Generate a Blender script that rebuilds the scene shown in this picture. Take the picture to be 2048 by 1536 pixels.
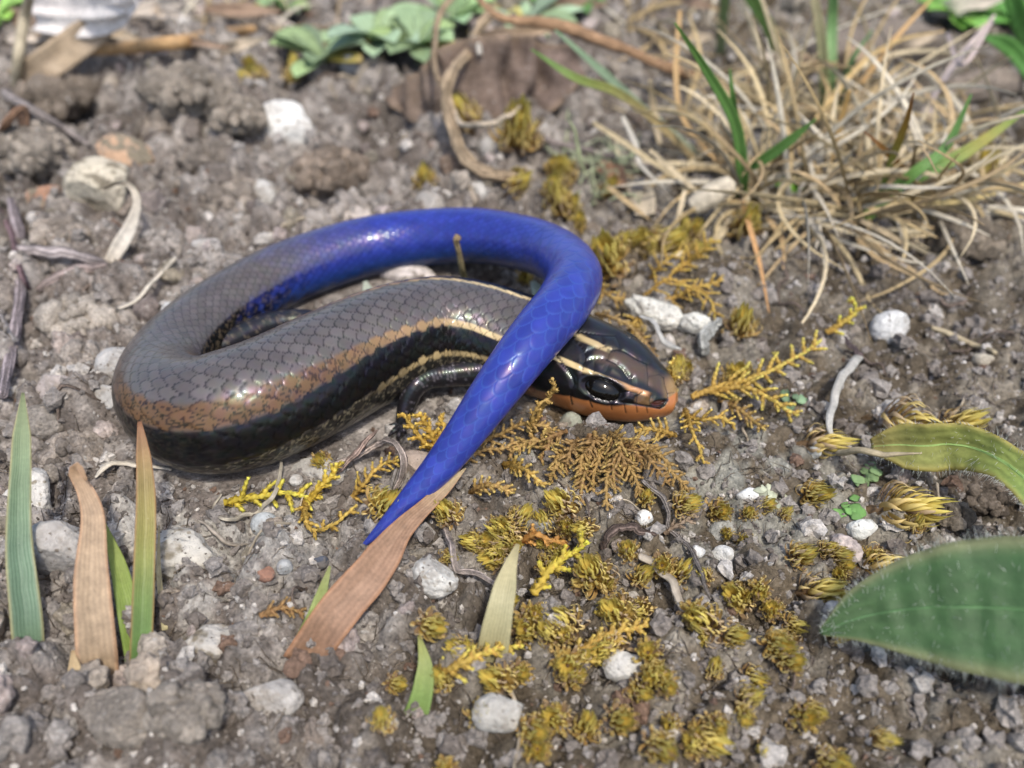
import bpy, math, random
import numpy as np

# ------------------------------------------------------------------ camera, sky, sun, exposure
for o in list(bpy.data.objects): bpy.data.objects.remove(o)
scene = bpy.context.scene
COL = scene.collection
MM = 0.001                                   # all modelling below is in millimetres
PITCH = math.radians(43.0); DIST = 80.0; FPX = 1024/math.tan(math.radians(30.0))
CAMZ = DIST*math.sin(PITCH)
cd = bpy.data.cameras.new('camera'); cam = bpy.data.objects.new('camera', cd); COL.objects.link(cam)
cam.location = (0, 0, CAMZ*MM); cam.rotation_euler = (math.pi/2-PITCH, 0, 0)
cd.sensor_fit = 'HORIZONTAL'; cd.sensor_width = 36; cd.angle = math.radians(60)
cd.clip_start = 0.002; cd.clip_end = 60
cd.dof.use_dof = True; cd.dof.focus_distance = 0.0675; cd.dof.aperture_fstop = 26.0
scene.camera = cam
SUN_EL, SUN_AZ = math.radians(64), math.radians(24)     # azimuth: to the right of straight behind the camera
w = bpy.data.worlds.new('World'); scene.world = w; w.use_nodes = True
nt = w.node_tree; bg = nt.nodes['Background']
sky = nt.nodes.new('ShaderNodeTexSky'); sky.sky_type = 'NISHITA'; sky.sun_disc = False
sky.sun_elevation = SUN_EL; sky.sun_rotation = math.pi-SUN_AZ; sky.air_density = 1.0; sky.dust_density = 2.5; sky.ozone_density = 1.0
nt.links.new(sky.outputs[0], bg.inputs[0]); bg.inputs[1].default_value = 0.15
sd = bpy.data.lights.new('sun', 'SUN'); sd.energy = 2.0; sd.angle = math.radians(4.5); sd.color = (1.0, 0.95, 0.87)
sun = bpy.data.objects.new('sun', sd); COL.objects.link(sun)
sun.rotation_euler = (math.pi/2-SUN_EL, 0, SUN_AZ)
sun.location = (0.3, -0.5, 1)
vs = scene.view_settings; vs.view_transform = 'Standard'; vs.look = 'None'; vs.gamma = 1; vs.use_curve_mapping = False
vs.exposure = 0.82

# ------------------------------------------------------------------ helpers
rng = np.random.default_rng(7); random.seed(7)
CP, SP = math.cos(PITCH), math.sin(PITCH)
def ray(px, py):
    a = (px-1024)/FPX; b = (py-768)/FPX
    return np.array([a, CP-b*SP, -SP-b*CP])
def G(px, py, z=0.0):
    """point at height z (mm) above the soil datum that lies in the direction of photo pixel px, py"""
    d = ray(px, py); t = (z-CAMZ)/d[2]
    return np.array([0, 0, CAMZ])+t*d
def depth(p): return p[..., 1]*CP-(p[..., 2]-CAMZ)*SP
def pix(p):
    d = depth(p); x = p[..., 0]/d*FPX+1024
    v = p[..., 1]*SP+(p[..., 2]-CAMZ)*CP
    return x, 768-v/d*FPX
def mmpx(px, py, z=0.0): return depth(G(px, py, z))/FPX
def ss(a, b, x):
    t = np.clip((x-a)/(b-a), 0, 1); return t*t*(3-2*t)
def mix(a, b, t): return np.asarray(a)*(1-t)+np.asarray(b)*t
def hash3(i, j, k, seed):
    n = (i.astype(np.int64)*374761393+j.astype(np.int64)*668265263+k.astype(np.int64)*2147483647+seed*974711) & 0x7fffffff
    n = ((n ^ (n >> 13))*1274126177) & 0x7fffffff
    return ((n ^ (n >> 16)) & 0xffff)/65535.0
def vnoise(p, seed=0):
    f = np.floor(p); u = p-f; u = u*u*(3-2*u); i = f.astype(np.int64)
    r = 0
    for dx in (0, 1):
        for dy in (0, 1):
            for dz in (0, 1):
                wgt = (u[..., 0] if dx else 1-u[..., 0])*(u[..., 1] if dy else 1-u[..., 1])*(u[..., 2] if dz else 1-u[..., 2])
                r = r+wgt*hash3(i[..., 0]+dx, i[..., 1]+dy, i[..., 2]+dz, seed)
    return r
def fbm(p, octv=4, seed=0, gain=0.5):
    r = 0; a = 1; tot = 0
    for o in range(octv):
        r = r+a*vnoise(p*(2.03**o)+o*17.3, seed+o); tot += a; a *= gain
    return r/tot
def cell_noise(p, seed=0):
    """distance to the nearest of jittered 2D cell points, and that cell's hash"""
    f = np.floor(p).astype(np.int64); best = np.full(p.shape[0], 9.0); hs = np.zeros(p.shape[0])
    z = np.zeros(p.shape[0], np.int64)
    for dx in (-1, 0, 1):
        for dy in (-1, 0, 1):
            i, j = f[:, 0]+dx, f[:, 1]+dy
            cx = i+hash3(i, j, z, seed); cy = j+hash3(i, j, z, seed+5)
            d = np.hypot(p[:, 0]-cx, p[:, 1]-cy); m = d < best
            best = np.where(m, d, best); hs = np.where(m, hash3(i, j, z, seed+9), hs)
    return best, hs
def resample(P, n, extra=None):
    """Catmull-Rom through P, n points evenly spaced; extra (len(P) x k) is carried along; also returns control index"""
    P = np.asarray(P, float); m = len(P)
    E = P if extra is None else np.hstack([P, np.asarray(extra, float).reshape(m, -1)])
    E = np.hstack([E, np.arange(m)[:, None]])
    Q = np.vstack([2*E[0]-E[1], E, 2*E[-1]-E[-2]])
    out = []
    for i in range(m-1):
        a, b, c, d = Q[i], Q[i+1], Q[i+2], Q[i+3]
        t = np.linspace(0, 1, 40, endpoint=False)[:, None]
        out.append(0.5*(2*b+(c-a)*t+(2*a-5*b+4*c-d)*t**2+(3*b-a-3*c+d)*t**3))
    D = np.vstack(out+[E[-1:]])
    L = np.r_[0, np.cumsum(np.linalg.norm(np.diff(D[:, :3], axis=0), axis=1))]
    s = np.linspace(0, L[-1], n)
    R = np.stack([np.interp(s, L, D[:, k]) for k in range(D.shape[1])], 1)
    return R, s
def norm(v): return v/np.maximum(np.linalg.norm(v, axis=-1, keepdims=True), 1e-9)
def rot_axis(v, ax, ang):
    ax = ax/np.linalg.norm(ax); c, s = math.cos(ang), math.sin(ang)
    return v*c+np.cross(ax, v)*s+ax*np.dot(v, ax)*(1-c)

class MB:
    """collects vertices, faces, colours and uv; build() links them as ONE mesh object"""
    def __init__(s): s.V = []; s.F4 = []; s.F3 = []; s.C = []; s.U = []; s.n = 0
    def add(s, V, F4=None, F3=None, C=(.5, .5, .5), U=None):
        V = np.asarray(V, float); k = len(V); s.V.append(V)
        C = np.asarray(C, float); s.C.append(np.broadcast_to(C, (k, 3)) if C.ndim == 1 else C)
        s.U.append(np.zeros((k, 2)) if U is None else np.asarray(U, float))
        if F4 is not None and len(F4): s.F4.append(np.asarray(F4, np.int64)+s.n)
        if F3 is not None and len(F3): s.F3.append(np.asarray(F3, np.int64)+s.n)
        s.n += k
    def mesh(s, name, mat, origin, smooth=True):
        V = (np.vstack(s.V)-origin)*MM; C = np.vstack(s.C); U = np.vstack(s.U)
        f4 = np.vstack(s.F4) if s.F4 else np.zeros((0, 4), np.int64); f3 = np.vstack(s.F3) if s.F3 else np.zeros((0, 3), np.int64)
        me = bpy.data.meshes.new(name); me.vertices.add(len(V)); me.vertices.foreach_set('co', V.astype(np.float32).ravel())
        li = np.r_[f4.ravel(), f3.ravel()]; me.loops.add(len(li)); me.loops.foreach_set('vertex_index', li.astype(np.int32))
        st = np.r_[np.arange(len(f4))*4, len(f4)*4+np.arange(len(f3))*3]
        me.polygons.add(len(st)); me.polygons.foreach_set('loop_start', st.astype(np.int32))
        me.polygons.foreach_set('use_smooth', np.full(len(st), smooth))
        a = me.color_attributes.new('Col', 'FLOAT_COLOR', 'POINT')
        a.data.foreach_set('color', np.hstack([C, np.ones((len(C), 1))]).astype(np.float32).ravel())
        uv = me.uv_layers.new(name='UVMap'); uv.data.foreach_set('uv', U[li].astype(np.float32).ravel())
        me.update(calc_edges=True); me.validate()
        if mat: me.materials.append(mat)
        return me
    def build(s, name, mat, parent=None, smooth=True, origin=None):
        V = np.vstack(s.V)
        if parent is not None: org = np.array(parent['_o'])
        else: org = np.array([V[:, 0].mean(), V[:, 1].mean(), V[:, 2].min()]) if origin is None else np.asarray(origin)
        o = bpy.data.objects.new(name, s.mesh(name, mat, org, smooth)); COL.objects.link(o)
        if parent is not None: o.parent = parent
        else: o.location = org*MM
        o['_o'] = [float(x) for x in org]
        return o
def tag(o, label, cat, group=None, kind=None):
    o['label'] = label; o['category'] = cat
    if group: o['group'] = group
    if kind: o['kind'] = kind
    return o
def thing(name, label, cat, base, group=None):
    o = bpy.data.objects.new(name, None); COL.objects.link(o); o.location = np.asarray(base)*MM
    o.empty_display_size = 0.003; o['_o'] = [float(x) for x in base]
    return tag(o, label, cat, group)
def frames(P, hint=(0, 0, 1.0)):
    T = norm(np.gradient(P, axis=0)); n = len(P); N = np.zeros_like(P)
    h = np.asarray(hint, float); h = h-T[0]*h.dot(T[0])
    if np.linalg.norm(h) < 1e-3: h = np.cross(T[0], (1, 0, 0.1))
    N[0] = h/np.linalg.norm(h)
    for i in range(1, n):
        v = N[i-1]-T[i]*N[i-1].dot(T[i]); N[i] = v/max(np.linalg.norm(v), 1e-9)
    return T, N, np.cross(T, N)
def tube(mb, P, R, sides=6, C=(.5, .5, .5), hint=(0, 0, 1.0), flat=1.0, cap=True, uvlen=1.0):
    """tapered tube round path P; flat squeezes it along the hint direction"""
    P = np.asarray(P, float); n = len(P); R = np.broadcast_to(np.asarray(R, float), (n,))
    T, N, B = frames(P, hint); a = np.linspace(0, 2*np.pi, sides, endpoint=False)
    V = P[:, None]+R[:, None, None]*(np.cos(a)[None, :, None]*N[:, None]*flat+np.sin(a)[None, :, None]*B[:, None])
    V = V.reshape(-1, 3); i = np.arange(n-1)[:, None]*sides; j = np.arange(sides)[None]; j2 = (j+1) % sides
    F = np.stack([i+j, i+j2, i+sides+j2, i+sides+j], -1).reshape(-1, 4)
    C = np.asarray(C, float)
    Cv = np.repeat(C, sides, 0) if C.ndim == 2 else C
    U = np.stack([np.tile(np.arange(sides)/sides, n), np.repeat(np.linspace(0, uvlen, n), sides)], 1)
    F3 = None
    if cap:
        V = np.vstack([V, P[0]-T[0]*R[0]*.4, P[-1]+T[-1]*R[-1]*.4]); k = n*sides
        if C.ndim == 2: Cv = np.vstack([Cv, C[0], C[-1]])
        U = np.vstack([U, U[0], U[-1]])
        jj = np.arange(sides); j2 = (jj+1) % sides
        F3 = np.vstack([np.stack([np.full(sides, k), j2, jj], 1), np.stack([np.full(sides, k+1), (n-1)*sides+jj, (n-1)*sides+j2], 1)])
    mb.add(V, F, F3, Cv, U)
_ico = {}
def ico(sub):
    if sub in _ico: return _ico[sub]
    if sub == 0:
        t = (1+5**.5)/2
        V = norm(np.array([(-1, t, 0), (1, t, 0), (-1, -t, 0), (1, -t, 0), (0, -1, t), (0, 1, t), (0, -1, -t), (0, 1, -t), (t, 0, -1), (t, 0, 1), (-t, 0, -1), (-t, 0, 1)], float))
        F = np.array([(0, 11, 5), (0, 5, 1), (0, 1, 7), (0, 7, 10), (0, 10, 11), (1, 5, 9), (5, 11, 4), (11, 10, 2), (10, 7, 6), (7, 1, 8), (3, 9, 4), (3, 4, 2), (3, 2, 6), (3, 6, 8), (3, 8, 9), (4, 9, 5), (2, 4, 11), (6, 2, 10), (8, 6, 7), (9, 8, 1)])
    else:
        V0, F0 = ico(sub-1); V = list(V0); ch = {}; F = []
        def mid(a, b):
            k = (min(a, b), max(a, b))
            if k not in ch:
                m = V0[a]+V0[b]; ch[k] = len(V); V.append(m/np.linalg.norm(m))
            return ch[k]
        for a, b, c in F0:
            x, y, z = mid(a, b), mid(b, c), mid(c, a); F += [(a, x, z), (b, y, x), (c, z, y), (x, y, z)]
        V = np.array(V); F = np.array(F)
    _ico[sub] = (V, F); return _ico[sub]

# ------------------------------------------------------------------ materials
def node(nt, kind, **kw):
    n = nt.nodes.new(kind)
    for k, v in kw.items(): setattr(n, k, v)
    return n
def material(name, hue=0.0, **kw): return _material(name, hue, **kw)
def _material(name, hue, rough=.7, spec=.3, vary=(), specks=(), bump=(), transl=0.0, coat=0.0, coat_rough=.1, sheen=0.0, metal=0.0, sss=0.0, veins=None, film=None):
    """colour comes from each mesh's own 'Col'; vary = (feature mm, amount), specks = (feature mm, threshold, colour), bump = (feature mm, depth mm)"""
    m = bpy.data.materials.new(name); m.use_nodes = True; t = m.node_tree; L = t.links.new
    b = t.nodes['Principled BSDF']; out = t.nodes['Material Output']
    at = node(t, 'ShaderNodeAttribute', attribute_name='Col'); cur = at.outputs['Color']
    tc = node(t, 'ShaderNodeTexCoord'); oc = tc.outputs['Object']
    for i, (f, amt) in enumerate(vary):
        n = node(t, 'ShaderNodeTexNoise'); n.inputs['Scale'].default_value = 1000/f; n.inputs['Detail'].default_value = 4; L(oc, n.inputs['Vector'])
        mr = node(t, 'ShaderNodeMapRange'); mr.inputs[1].default_value = .25; mr.inputs[2].default_value = .75
        mr.inputs[3].default_value = 1-amt; mr.inputs[4].default_value = 1+amt; L(n.outputs[0], mr.inputs[0])
        mx = node(t, 'ShaderNodeMix', data_type='RGBA', blend_type='MULTIPLY'); mx.inputs[0].default_value = 1
        L(cur, mx.inputs[6]); L(mr.outputs[0], mx.inputs[7]); cur = mx.outputs[2]
    for i, (f, th, c) in enumerate(specks):
        n = node(t, 'ShaderNodeTexNoise'); n.inputs['Scale'].default_value = 1000/f; n.inputs['Detail'].default_value = 3; L(oc, n.inputs['Vector'])
        mr = node(t, 'ShaderNodeMapRange'); mr.inputs[1].default_value = th; mr.inputs[2].default_value = th+.06; L(n.outputs[0], mr.inputs[0])
        mx = node(t, 'ShaderNodeMix', data_type='RGBA'); L(mr.outputs[0], mx.inputs[0]); L(cur, mx.inputs[6]); mx.inputs[7].default_value = (*c, 1); cur = mx.outputs[2]
    nrm = None
    if veins:
        cnt, amt, dep = veins
        sx = node(t, 'ShaderNodeSeparateXYZ'); L(tc.outputs['UV'], sx.inputs[0])
        mu = node(t, 'ShaderNodeMath', operation='MULTIPLY'); mu.inputs[1].default_value = cnt*2*math.pi; nd = node(t, 'ShaderNodeTexNoise'); nd.inputs['Scale'].default_value = 1000/2.5; L(oc, nd.inputs['Vector']); ad = node(t, 'ShaderNodeMath', operation='MULTIPLY_ADD'); ad.inputs[1].default_value = 1.6/cnt; L(nd.outputs[0], ad.inputs[0]); L(sx.outputs[0], ad.inputs[2]); L(ad.outputs[0], mu.inputs[0])
        si = node(t, 'ShaderNodeMath', operation='SINE'); L(mu.outputs[0], si.inputs[0])
        mr = node(t, 'ShaderNodeMapRange'); mr.inputs[1].default_value = -1; mr.inputs[3].default_value = 1-amt; mr.inputs[4].default_value = 1+amt; L(si.outputs[0], mr.inputs[0])
        mx = node(t, 'ShaderNodeMix', data_type='RGBA', blend_type='MULTIPLY'); mx.inputs[0].default_value = 1
        L(cur, mx.inputs[6]); L(mr.outputs[0], mx.inputs[7]); cur = mx.outputs[2]
        bp = node(t, 'ShaderNodeBump'); bp.inputs['Distance'].default_value = dep*MM; L(si.outputs[0], bp.inputs['Height']); nrm = bp.outputs[0]
    for f, dep in bump:
        n = node(t, 'ShaderNodeTexNoise'); n.inputs['Scale'].default_value = 1000/f; n.inputs['Detail'].default_value = 5; n.inputs['Roughness'].default_value = .65; L(oc, n.inputs['Vector'])
        bp = node(t, 'ShaderNodeBump'); bp.inputs['Distance'].default_value = dep*MM; L(n.outputs[0], bp.inputs['Height'])
        if nrm: L(nrm, bp.inputs['Normal'])
        nrm = bp.outputs[0]
    if nrm: L(nrm, b.inputs['Normal'])
    L(cur, b.inputs['Base Color'])
    b.inputs['Roughness'].default_value = rough; b.inputs['Specular IOR Level'].default_value = spec; b.inputs['Metallic'].default_value = metal
    b.inputs['Coat Weight'].default_value = coat; b.inputs['Coat Roughness'].default_value = coat_rough; b.inputs['Sheen Weight'].default_value = sheen
    if sss: b.inputs['Subsurface Weight'].default_value = sss; b.inputs['Subsurface Radius'].default_value = (.001, .0006, .0003); b.inputs['Subsurface Scale'].default_value = 1
    if hue:
        n = node(t, 'ShaderNodeTexNoise'); n.inputs['Scale'].default_value = 1000/.7; n.inputs['Detail'].default_value = 0; L(oc, n.inputs['Vector'])
        hs = node(t, 'ShaderNodeHueSaturation'); hs.inputs['Saturation'].default_value = 2.6; hs.inputs['Value'].default_value = 1.7; L(n.outputs['Color'], hs.inputs['Color'])
        mx = node(t, 'ShaderNodeMix', data_type='RGBA'); mx.inputs[0].default_value = hue; mx.inputs[6].default_value = (1, 1, 1, 1); L(hs.outputs[0], mx.inputs[7]); L(mx.outputs[2], b.inputs['Specular Tint'])
    if film: b.inputs['Thin Film Thickness'].default_value = film; b.inputs['Thin Film IOR'].default_value = 1.55
    if transl:
        tr = node(t, 'ShaderNodeBsdfTranslucent'); L(cur, tr.inputs[0]); ms = node(t, 'ShaderNodeMixShader'); ms.inputs[0].default_value = transl
        if nrm: L(nrm, tr.inputs['Normal'])
        L(b.outputs[0], ms.inputs[1]); L(tr.outputs[0], ms.inputs[2]); L(ms.outputs[0], out.inputs[0])
    return m
M = dict(
    soil=material('soil', rough=.95, spec=.12, vary=((3.0, .28), (1.0, .4), (.3, .4)), specks=((.5, .66, (.42, .39, .35)), (.6, .68, (.05, .04, .03))), bump=((.9, .5), (.25, .18))),
    crumb=material('soil_crumb', rough=.95, spec=.15, vary=((1.2, .3), (.25, .4)), specks=((.5, .66, (.40, .37, .33)),), bump=((.6, .4), (.2, .2))),
    stone=material('stone', rough=.85, spec=.25, vary=((2.0, .15), (.4, .2)), specks=((.5, .62, (.15, .125, .10)),), bump=((.7, .28), (.2, .1))),
    chalk=material('pale_stone', rough=.8, spec=.3, vary=((1.5, .12), (.4, .1)), specks=((.9, .61, (.27, .235, .18)), (.35, .64, (.09, .075, .06))), bump=((.6, .3), (.2, .1))),
    moss=material('moss', rough=.65, spec=.3, vary=((.6, .25),), transl=.25),
    straw=material('dry_grass', rough=.6, spec=.35, vary=((.7, .22), (.2, .12)), specks=((.2, .76, (.16, .10, .055)),), bump=((.3, .03),), transl=.2, veins=(7, .07, .005)),
    blade=material('leaf_blade', rough=.5, spec=.4, vary=((1.6, .12), (.25, .1)), specks=((.22, .74, (.75, .75, .62)),), transl=.3, veins=(9, .05, .008)),
    leaf=material('broad_leaf', rough=.6, spec=.35, vary=((1.5, .15), (.3, .1)), specks=((.3, .75, (.62, .68, .5)),), bump=((.5, .06),), transl=.25, veins=(5, .06, .014)),
    twig=material('twig', rough=.9, spec=.15, vary=((.9, .3), (.2, .35)), bump=((.3, .12),), veins=(6, .3, .05)),
    skin=material('skink_skin', hue=.24, rough=.30, spec=.31, coat=.13, coat_rough=.07, bump=((.25, .004),)),
    eye=material('eye', rough=.06, spec=.32),
    lid=material('eyelid', rough=.25, spec=.5, coat=.4),
)

# ------------------------------------------------------------------ the skink
# control sections from snout to tail tip: photo pixel of the section's centre, half width, height above and below centre, centre height, roll
SK = [  # px,  py,   a,    bt,   bb,   z,    roll, squareness
    (1355, 801, .15, .12, .15, 2.45, 9),
    (1348, 799, 1.05, .75, .95, 2.5, 10),
    (1336, 796, 1.65, 1.15, 1.45, 2.6, 11),
    (1310, 787, 2.45, 1.75, 1.85, 2.8, 12),
    (1275, 774, 3.25, 2.45, 2.20, 3.05, 13),
    (1235, 757, 3.85, 2.95, 2.50, 3.3, 14),
    (1185, 737, 4.15, 3.20, 2.85, 3.55, 15),
    (1120, 710, 4.15, 3.40, 3.20, 3.8, 16),
    (1040, 682, 4.10, 3.70, 3.70, 4.1, 16),
    (960, 660, 4.30, 4.20, 4.10, 4.3, 15),
    (880, 655, 4.55, 4.50, 4.50, 4.5, 13),
    (800, 675, 4.75, 4.80, 4.70, 4.7, 10),
    (720, 708, 4.9, 4.9, 4.9, 4.8, 6),
    (640, 748, 5.0, 5.0, 5.0, 4.9, 3),
    (560, 787, 5.0, 5.0, 5.0, 4.9, 0),
    (480, 817, 4.9, 5.0, 5.0, 4.9, 0),
    (405, 829, 4.6, 4.8, 4.8, 4.7, 0),
    (348, 808, 4.25, 4.4, 4.4, 4.3, 0),
    (326, 764, 3.85, 3.9, 3.9, 3.8, 0),
    (352, 706, 3.5, 3.5, 3.5, 3.4, 0),
    (410, 646, 3.25, 3.25, 3.25, 3.2, 0),
    (480, 597, 3.15, 3.15, 3.15, 3.1, 0),
    (560, 553, 3.1, 3.1, 3.1, 3.1, 0),
    (650, 518, 3.05, 3.05, 3.05, 3.1, 0),
    (750, 490, 2.98, 2.98, 2.98, 3.2, 0),
    (850, 475, 2.85, 2.85, 2.85, 3.7, 0),
    (950, 471, 2.72, 2.72, 2.72, 4.8, 0),
    (1050, 487, 2.6, 2.6, 2.6, 6.4, 0),
    (1115, 513, 2.5, 2.5, 2.5, 7.8, 0),
    (1148, 553, 2.42, 2.42, 2.42, 9.2, 0),
    (1128, 605, 2.28, 2.28, 2.28, 10.2, 0),
    (1083, 660, 2.15, 2.15, 2.15, 10.4, 0),
    (1033, 724, 1.97, 1.97, 1.97, 9.8, 0),
    (983, 792, 1.76, 1.76, 1.76, 8.4, 0),
    (933, 862, 1.50, 1.50, 1.50, 6.7, 0),
    (885, 926, 1.30, 1.30, 1.30, 4.9, 0),
    (830, 988, .98, .98, .98, 3.4, 0),
    (775, 1046, .60, .60, .60, 2.2, 0),
    (722, 1095, .10, .10, .10, 1.3, 0)]
P0 = np.array([G(r[0], r[1], r[5]) for r in SK])
NS, NT = 1800, 200
R, S = resample(P0, NS, [[r[2], r[3], r[4], r[6]] for r in SK])
# finer rows over the head and snout
Rf, Sf = resample(P0, 9000, [[r[2], r[3], r[4], r[6]] for r in SK])
tot = Sf[-1]; dens = np.where(Sf < 2.0, 6.0, np.where(Sf < 20, 1.9, 1.0)); cum = np.cumsum(dens); cum = (cum-cum[0])/(cum[-1]-cum[0])
S = np.interp(np.linspace(0, 1, NS), cum, Sf); R = np.stack([np.interp(S, Sf, Rf[:, k]) for k in range(Rf.shape[1])], 1)
SP_P, SA, ST, SB, SROLL, SQ = R[:, :3], np.maximum(R[:, 3], .02), np.maximum(R[:, 4], .02), np.maximum(R[:, 5], .02), np.radians(R[:, 6]), R[:, 7]
T = norm(np.gradient(SP_P, axis=0)/np.gradient(S)[:, None]); UP = np.array([0, 0, 1.0])
SIDE = norm(np.cross(UP, T)); UPV = np.cross(T, SIDE)
# roll about the spine: the back leans towards +SIDE
DOR = UPV*np.cos(SROLL)[:, None]+SIDE*np.sin(SROLL)[:, None]; LAT = np.cross(DOR, T)
TH = np.linspace(-np.pi, np.pi, NT, endpoint=False)
ct, st = np.cos(TH)[None], np.sin(TH)[None]
head = 1-ss(13.0, 20.0, S)                               # 1 on the head, 0 from the neck on
e = 1-.18*head[:, None]
lat = np.sign(st)*np.abs(st)**e*SA[:, None]
dor = np.where(ct > 0, np.abs(ct)**e*ST[:, None], -np.abs(ct)**(1-.28*head[:, None])*SB[:, None])
V = SP_P[:, None]+lat[..., None]*LAT[:, None]+dor[..., None]*DOR[:, None]
def grid_normals(V):
    du = np.gradient(V, axis=0); dv = (np.roll(V, -1, 1)-np.roll(V, 1, 1))
    return norm(np.cross(dv, du))
N = grid_normals(V)
if (N[800, :]*(V[800]-SP_P[800])).sum() < 0: N = -N
VX, VY = pix(V); VIEW = norm(np.array([0, 0, CAMZ])-V); FACE = (N*VIEW).sum(-1) > 0.02
# ---- scales: rounded, overlapping towards the tail
r_mean = (SA+ST)/2
nrow = np.where(S < 150, 26, 26)
pitch_s = np.interp(SQ, [7, 12, 16, 20, 24, 27, 28, 33, 38], [1.3, 1.65, 1.65, 1.2, 1.2, 1.3, 2.0, 2.0, 1.1])
W = np.cumsum(np.gradient(S)/pitch_s)                    # running scale rows
tailk = ss(27, 31, SQ)                                   # tail's end: broad plates across the back
ncol = 26
A = np.broadcast_to(W[:, None], (NS, NT)); ncol = np.where(SQ > 27.7, 10, 26)[:, None]; B = TH[None]/(2*np.pi)*ncol
bestA = np.full((NS, NT), 1e9); dEdge = np.zeros((NS, NT)); cB = np.zeros((NS, NT)); cA = np.zeros((NS, NT)); Rsc = 1.28
fa = np.floor(A*2)/2
for k in range(-4, 2):
    row = np.floor(A*2)+k                                # half rows; odd half rows are shifted by half a scale
    ra = row/2; off = (row % 2)*.5
    for q in (-1, 0, 1):
        cb = np.floor(B-off+.5)+off+q
        d = np.hypot((A-ra)/1.0, (B-cb)*1.75)
        inside = (d < Rsc) & (ra < bestA)
        bestA = np.where(inside, ra, bestA); dEdge = np.where(inside, Rsc-d, dEdge); cB = np.where(inside, cb, cB); cA = np.where(inside, ra, cA)
prog = np.clip(A-bestA, 0, 1.3)/1.3
thc = cB/ncol*2*np.pi
edge = 1-ss(.02, .13, dEdge)
body_mask = ss(12.5, 15.5, S)[:, None]*np.ones((1, NT))
amp = np.interp(SQ, [7, 10, 24, 30, 38], [.05, .085, .05, .05, .0])[:, None]
disp = (prog-.45)*amp*.9-edge*amp*.55
rnd = hash3(np.round(cA*2), np.round(cB*2), np.zeros_like(cA), 3)
# ---- pigment of body and tail, with sheen and tail shading painted in
thd = np.degrees(np.abs(TH))[None]*np.ones((NS, 1)); tcd = np.degrees(np.abs(np.where(np.abs(thc) > np.pi, 2*np.pi-np.abs(thc), thc)))
tq = .7*thd+.3*tcd
Q = SQ[:, None]*np.ones((1, NT)); nz = fbm(V*.9, 3, 11); nzf = vnoise(V*4.5, 21)
brown = np.array([.082, .072, .070]); bronze = np.array([.135, .072, .034]); cream = np.array([.55, .42, .22]); black = np.array([.005, .0048, .005])  # brown of the back is greyed and lightened to stand in for sky sheen
C = brown*(.88+.24*rnd[..., None])*(.8+.4*nz[..., None])
cen = np.interp(SQ, [6, 8, 10, 12, 14, 17, 20], [30, 31, 32, 38, 47, 51, 50])[:, None]
hw = np.interp(SQ, [6, 9, 11, 12.2, 14.5, 17], [3.4, 3.6, 3.8, 5.5, 12.5, 12])[:, None]
stripe = (1-ss(hw*.75, hw*1.25, np.abs(tq-cen)))*(1-ss(16.6, 18.6, Q))
scol = mix(cream[None, None], np.array([.26, .165, .08])[None, None], ss(8.5, 11, Q)[..., None]); scol = mix(scol, bronze[None, None]*.8, ss(11, 13.5, Q)[..., None])
speck = (nzf > .66)*ss(11, 14, Q)
C = mix(C, scol*(.85+.25*rnd[..., None])*(1-.7*speck[..., None]), stripe[..., None])
bb_lo = np.interp(SQ, [6, 9, 11, 12.5, 15, 18, 24], [62, 63, 67, 82, 101, 110, 120])[:, None]
band = ss(cen+hw*.9, cen+hw*1.15, tq)*(1-ss(bb_lo-2, bb_lo+2, tq))
hipspeck = np.where(nzf > .56, .35, .0)*ss(15, 19, Q)
C = mix(C, mix(black[None, None]*np.ones((NS, NT, 1)), np.array([.16, .12, .075]), hipspeck[..., None]), band[..., None])
belly = ss(bb_lo-2, bb_lo+2, tq)
bcol = mix(np.array([.018, .016, .013])[None, None]*np.ones((NS, NT, 1)), np.array([.30, .25, .16]), ((rnd > .55)*edge*.7+(nzf > .68)*.35)[..., None].clip(0, 1))
C = mix(C, bcol, belly[..., None])
line2 = (1-ss(2.2, 4.0, np.abs(tq-(bb_lo+2))))*(1-ss(11, 13, Q))*ss(6.5, 8, Q)
C = mix(C, np.array([.42, .31, .15]), (line2*(.5+.5*rnd))[..., None])
edark = np.interp(SQ, [7, 12, 20, 26, 32], [.6, .72, .6, .35, .1])[:, None]
C = C*(1-(edge*edark)[..., None])
blue = np.array([.022, .034, .215]); blue_shaded = np.array([.008, .036, .135])
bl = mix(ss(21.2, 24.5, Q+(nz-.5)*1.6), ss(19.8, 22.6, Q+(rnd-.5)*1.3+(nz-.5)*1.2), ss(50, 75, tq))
bc = mix(blue[None, None]*np.ones((NS, NT, 1)), blue_shaded, (ss(60, 115, thd)*(1-ss(27, 31, Q)))[..., None])  # shading on the lower sides of the arched tail, painted as deeper blue
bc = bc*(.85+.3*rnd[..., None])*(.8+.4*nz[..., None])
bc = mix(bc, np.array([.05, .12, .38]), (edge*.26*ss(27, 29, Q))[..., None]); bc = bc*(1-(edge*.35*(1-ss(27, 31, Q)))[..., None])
C = mix(C, bc, bl[..., None])
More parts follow.
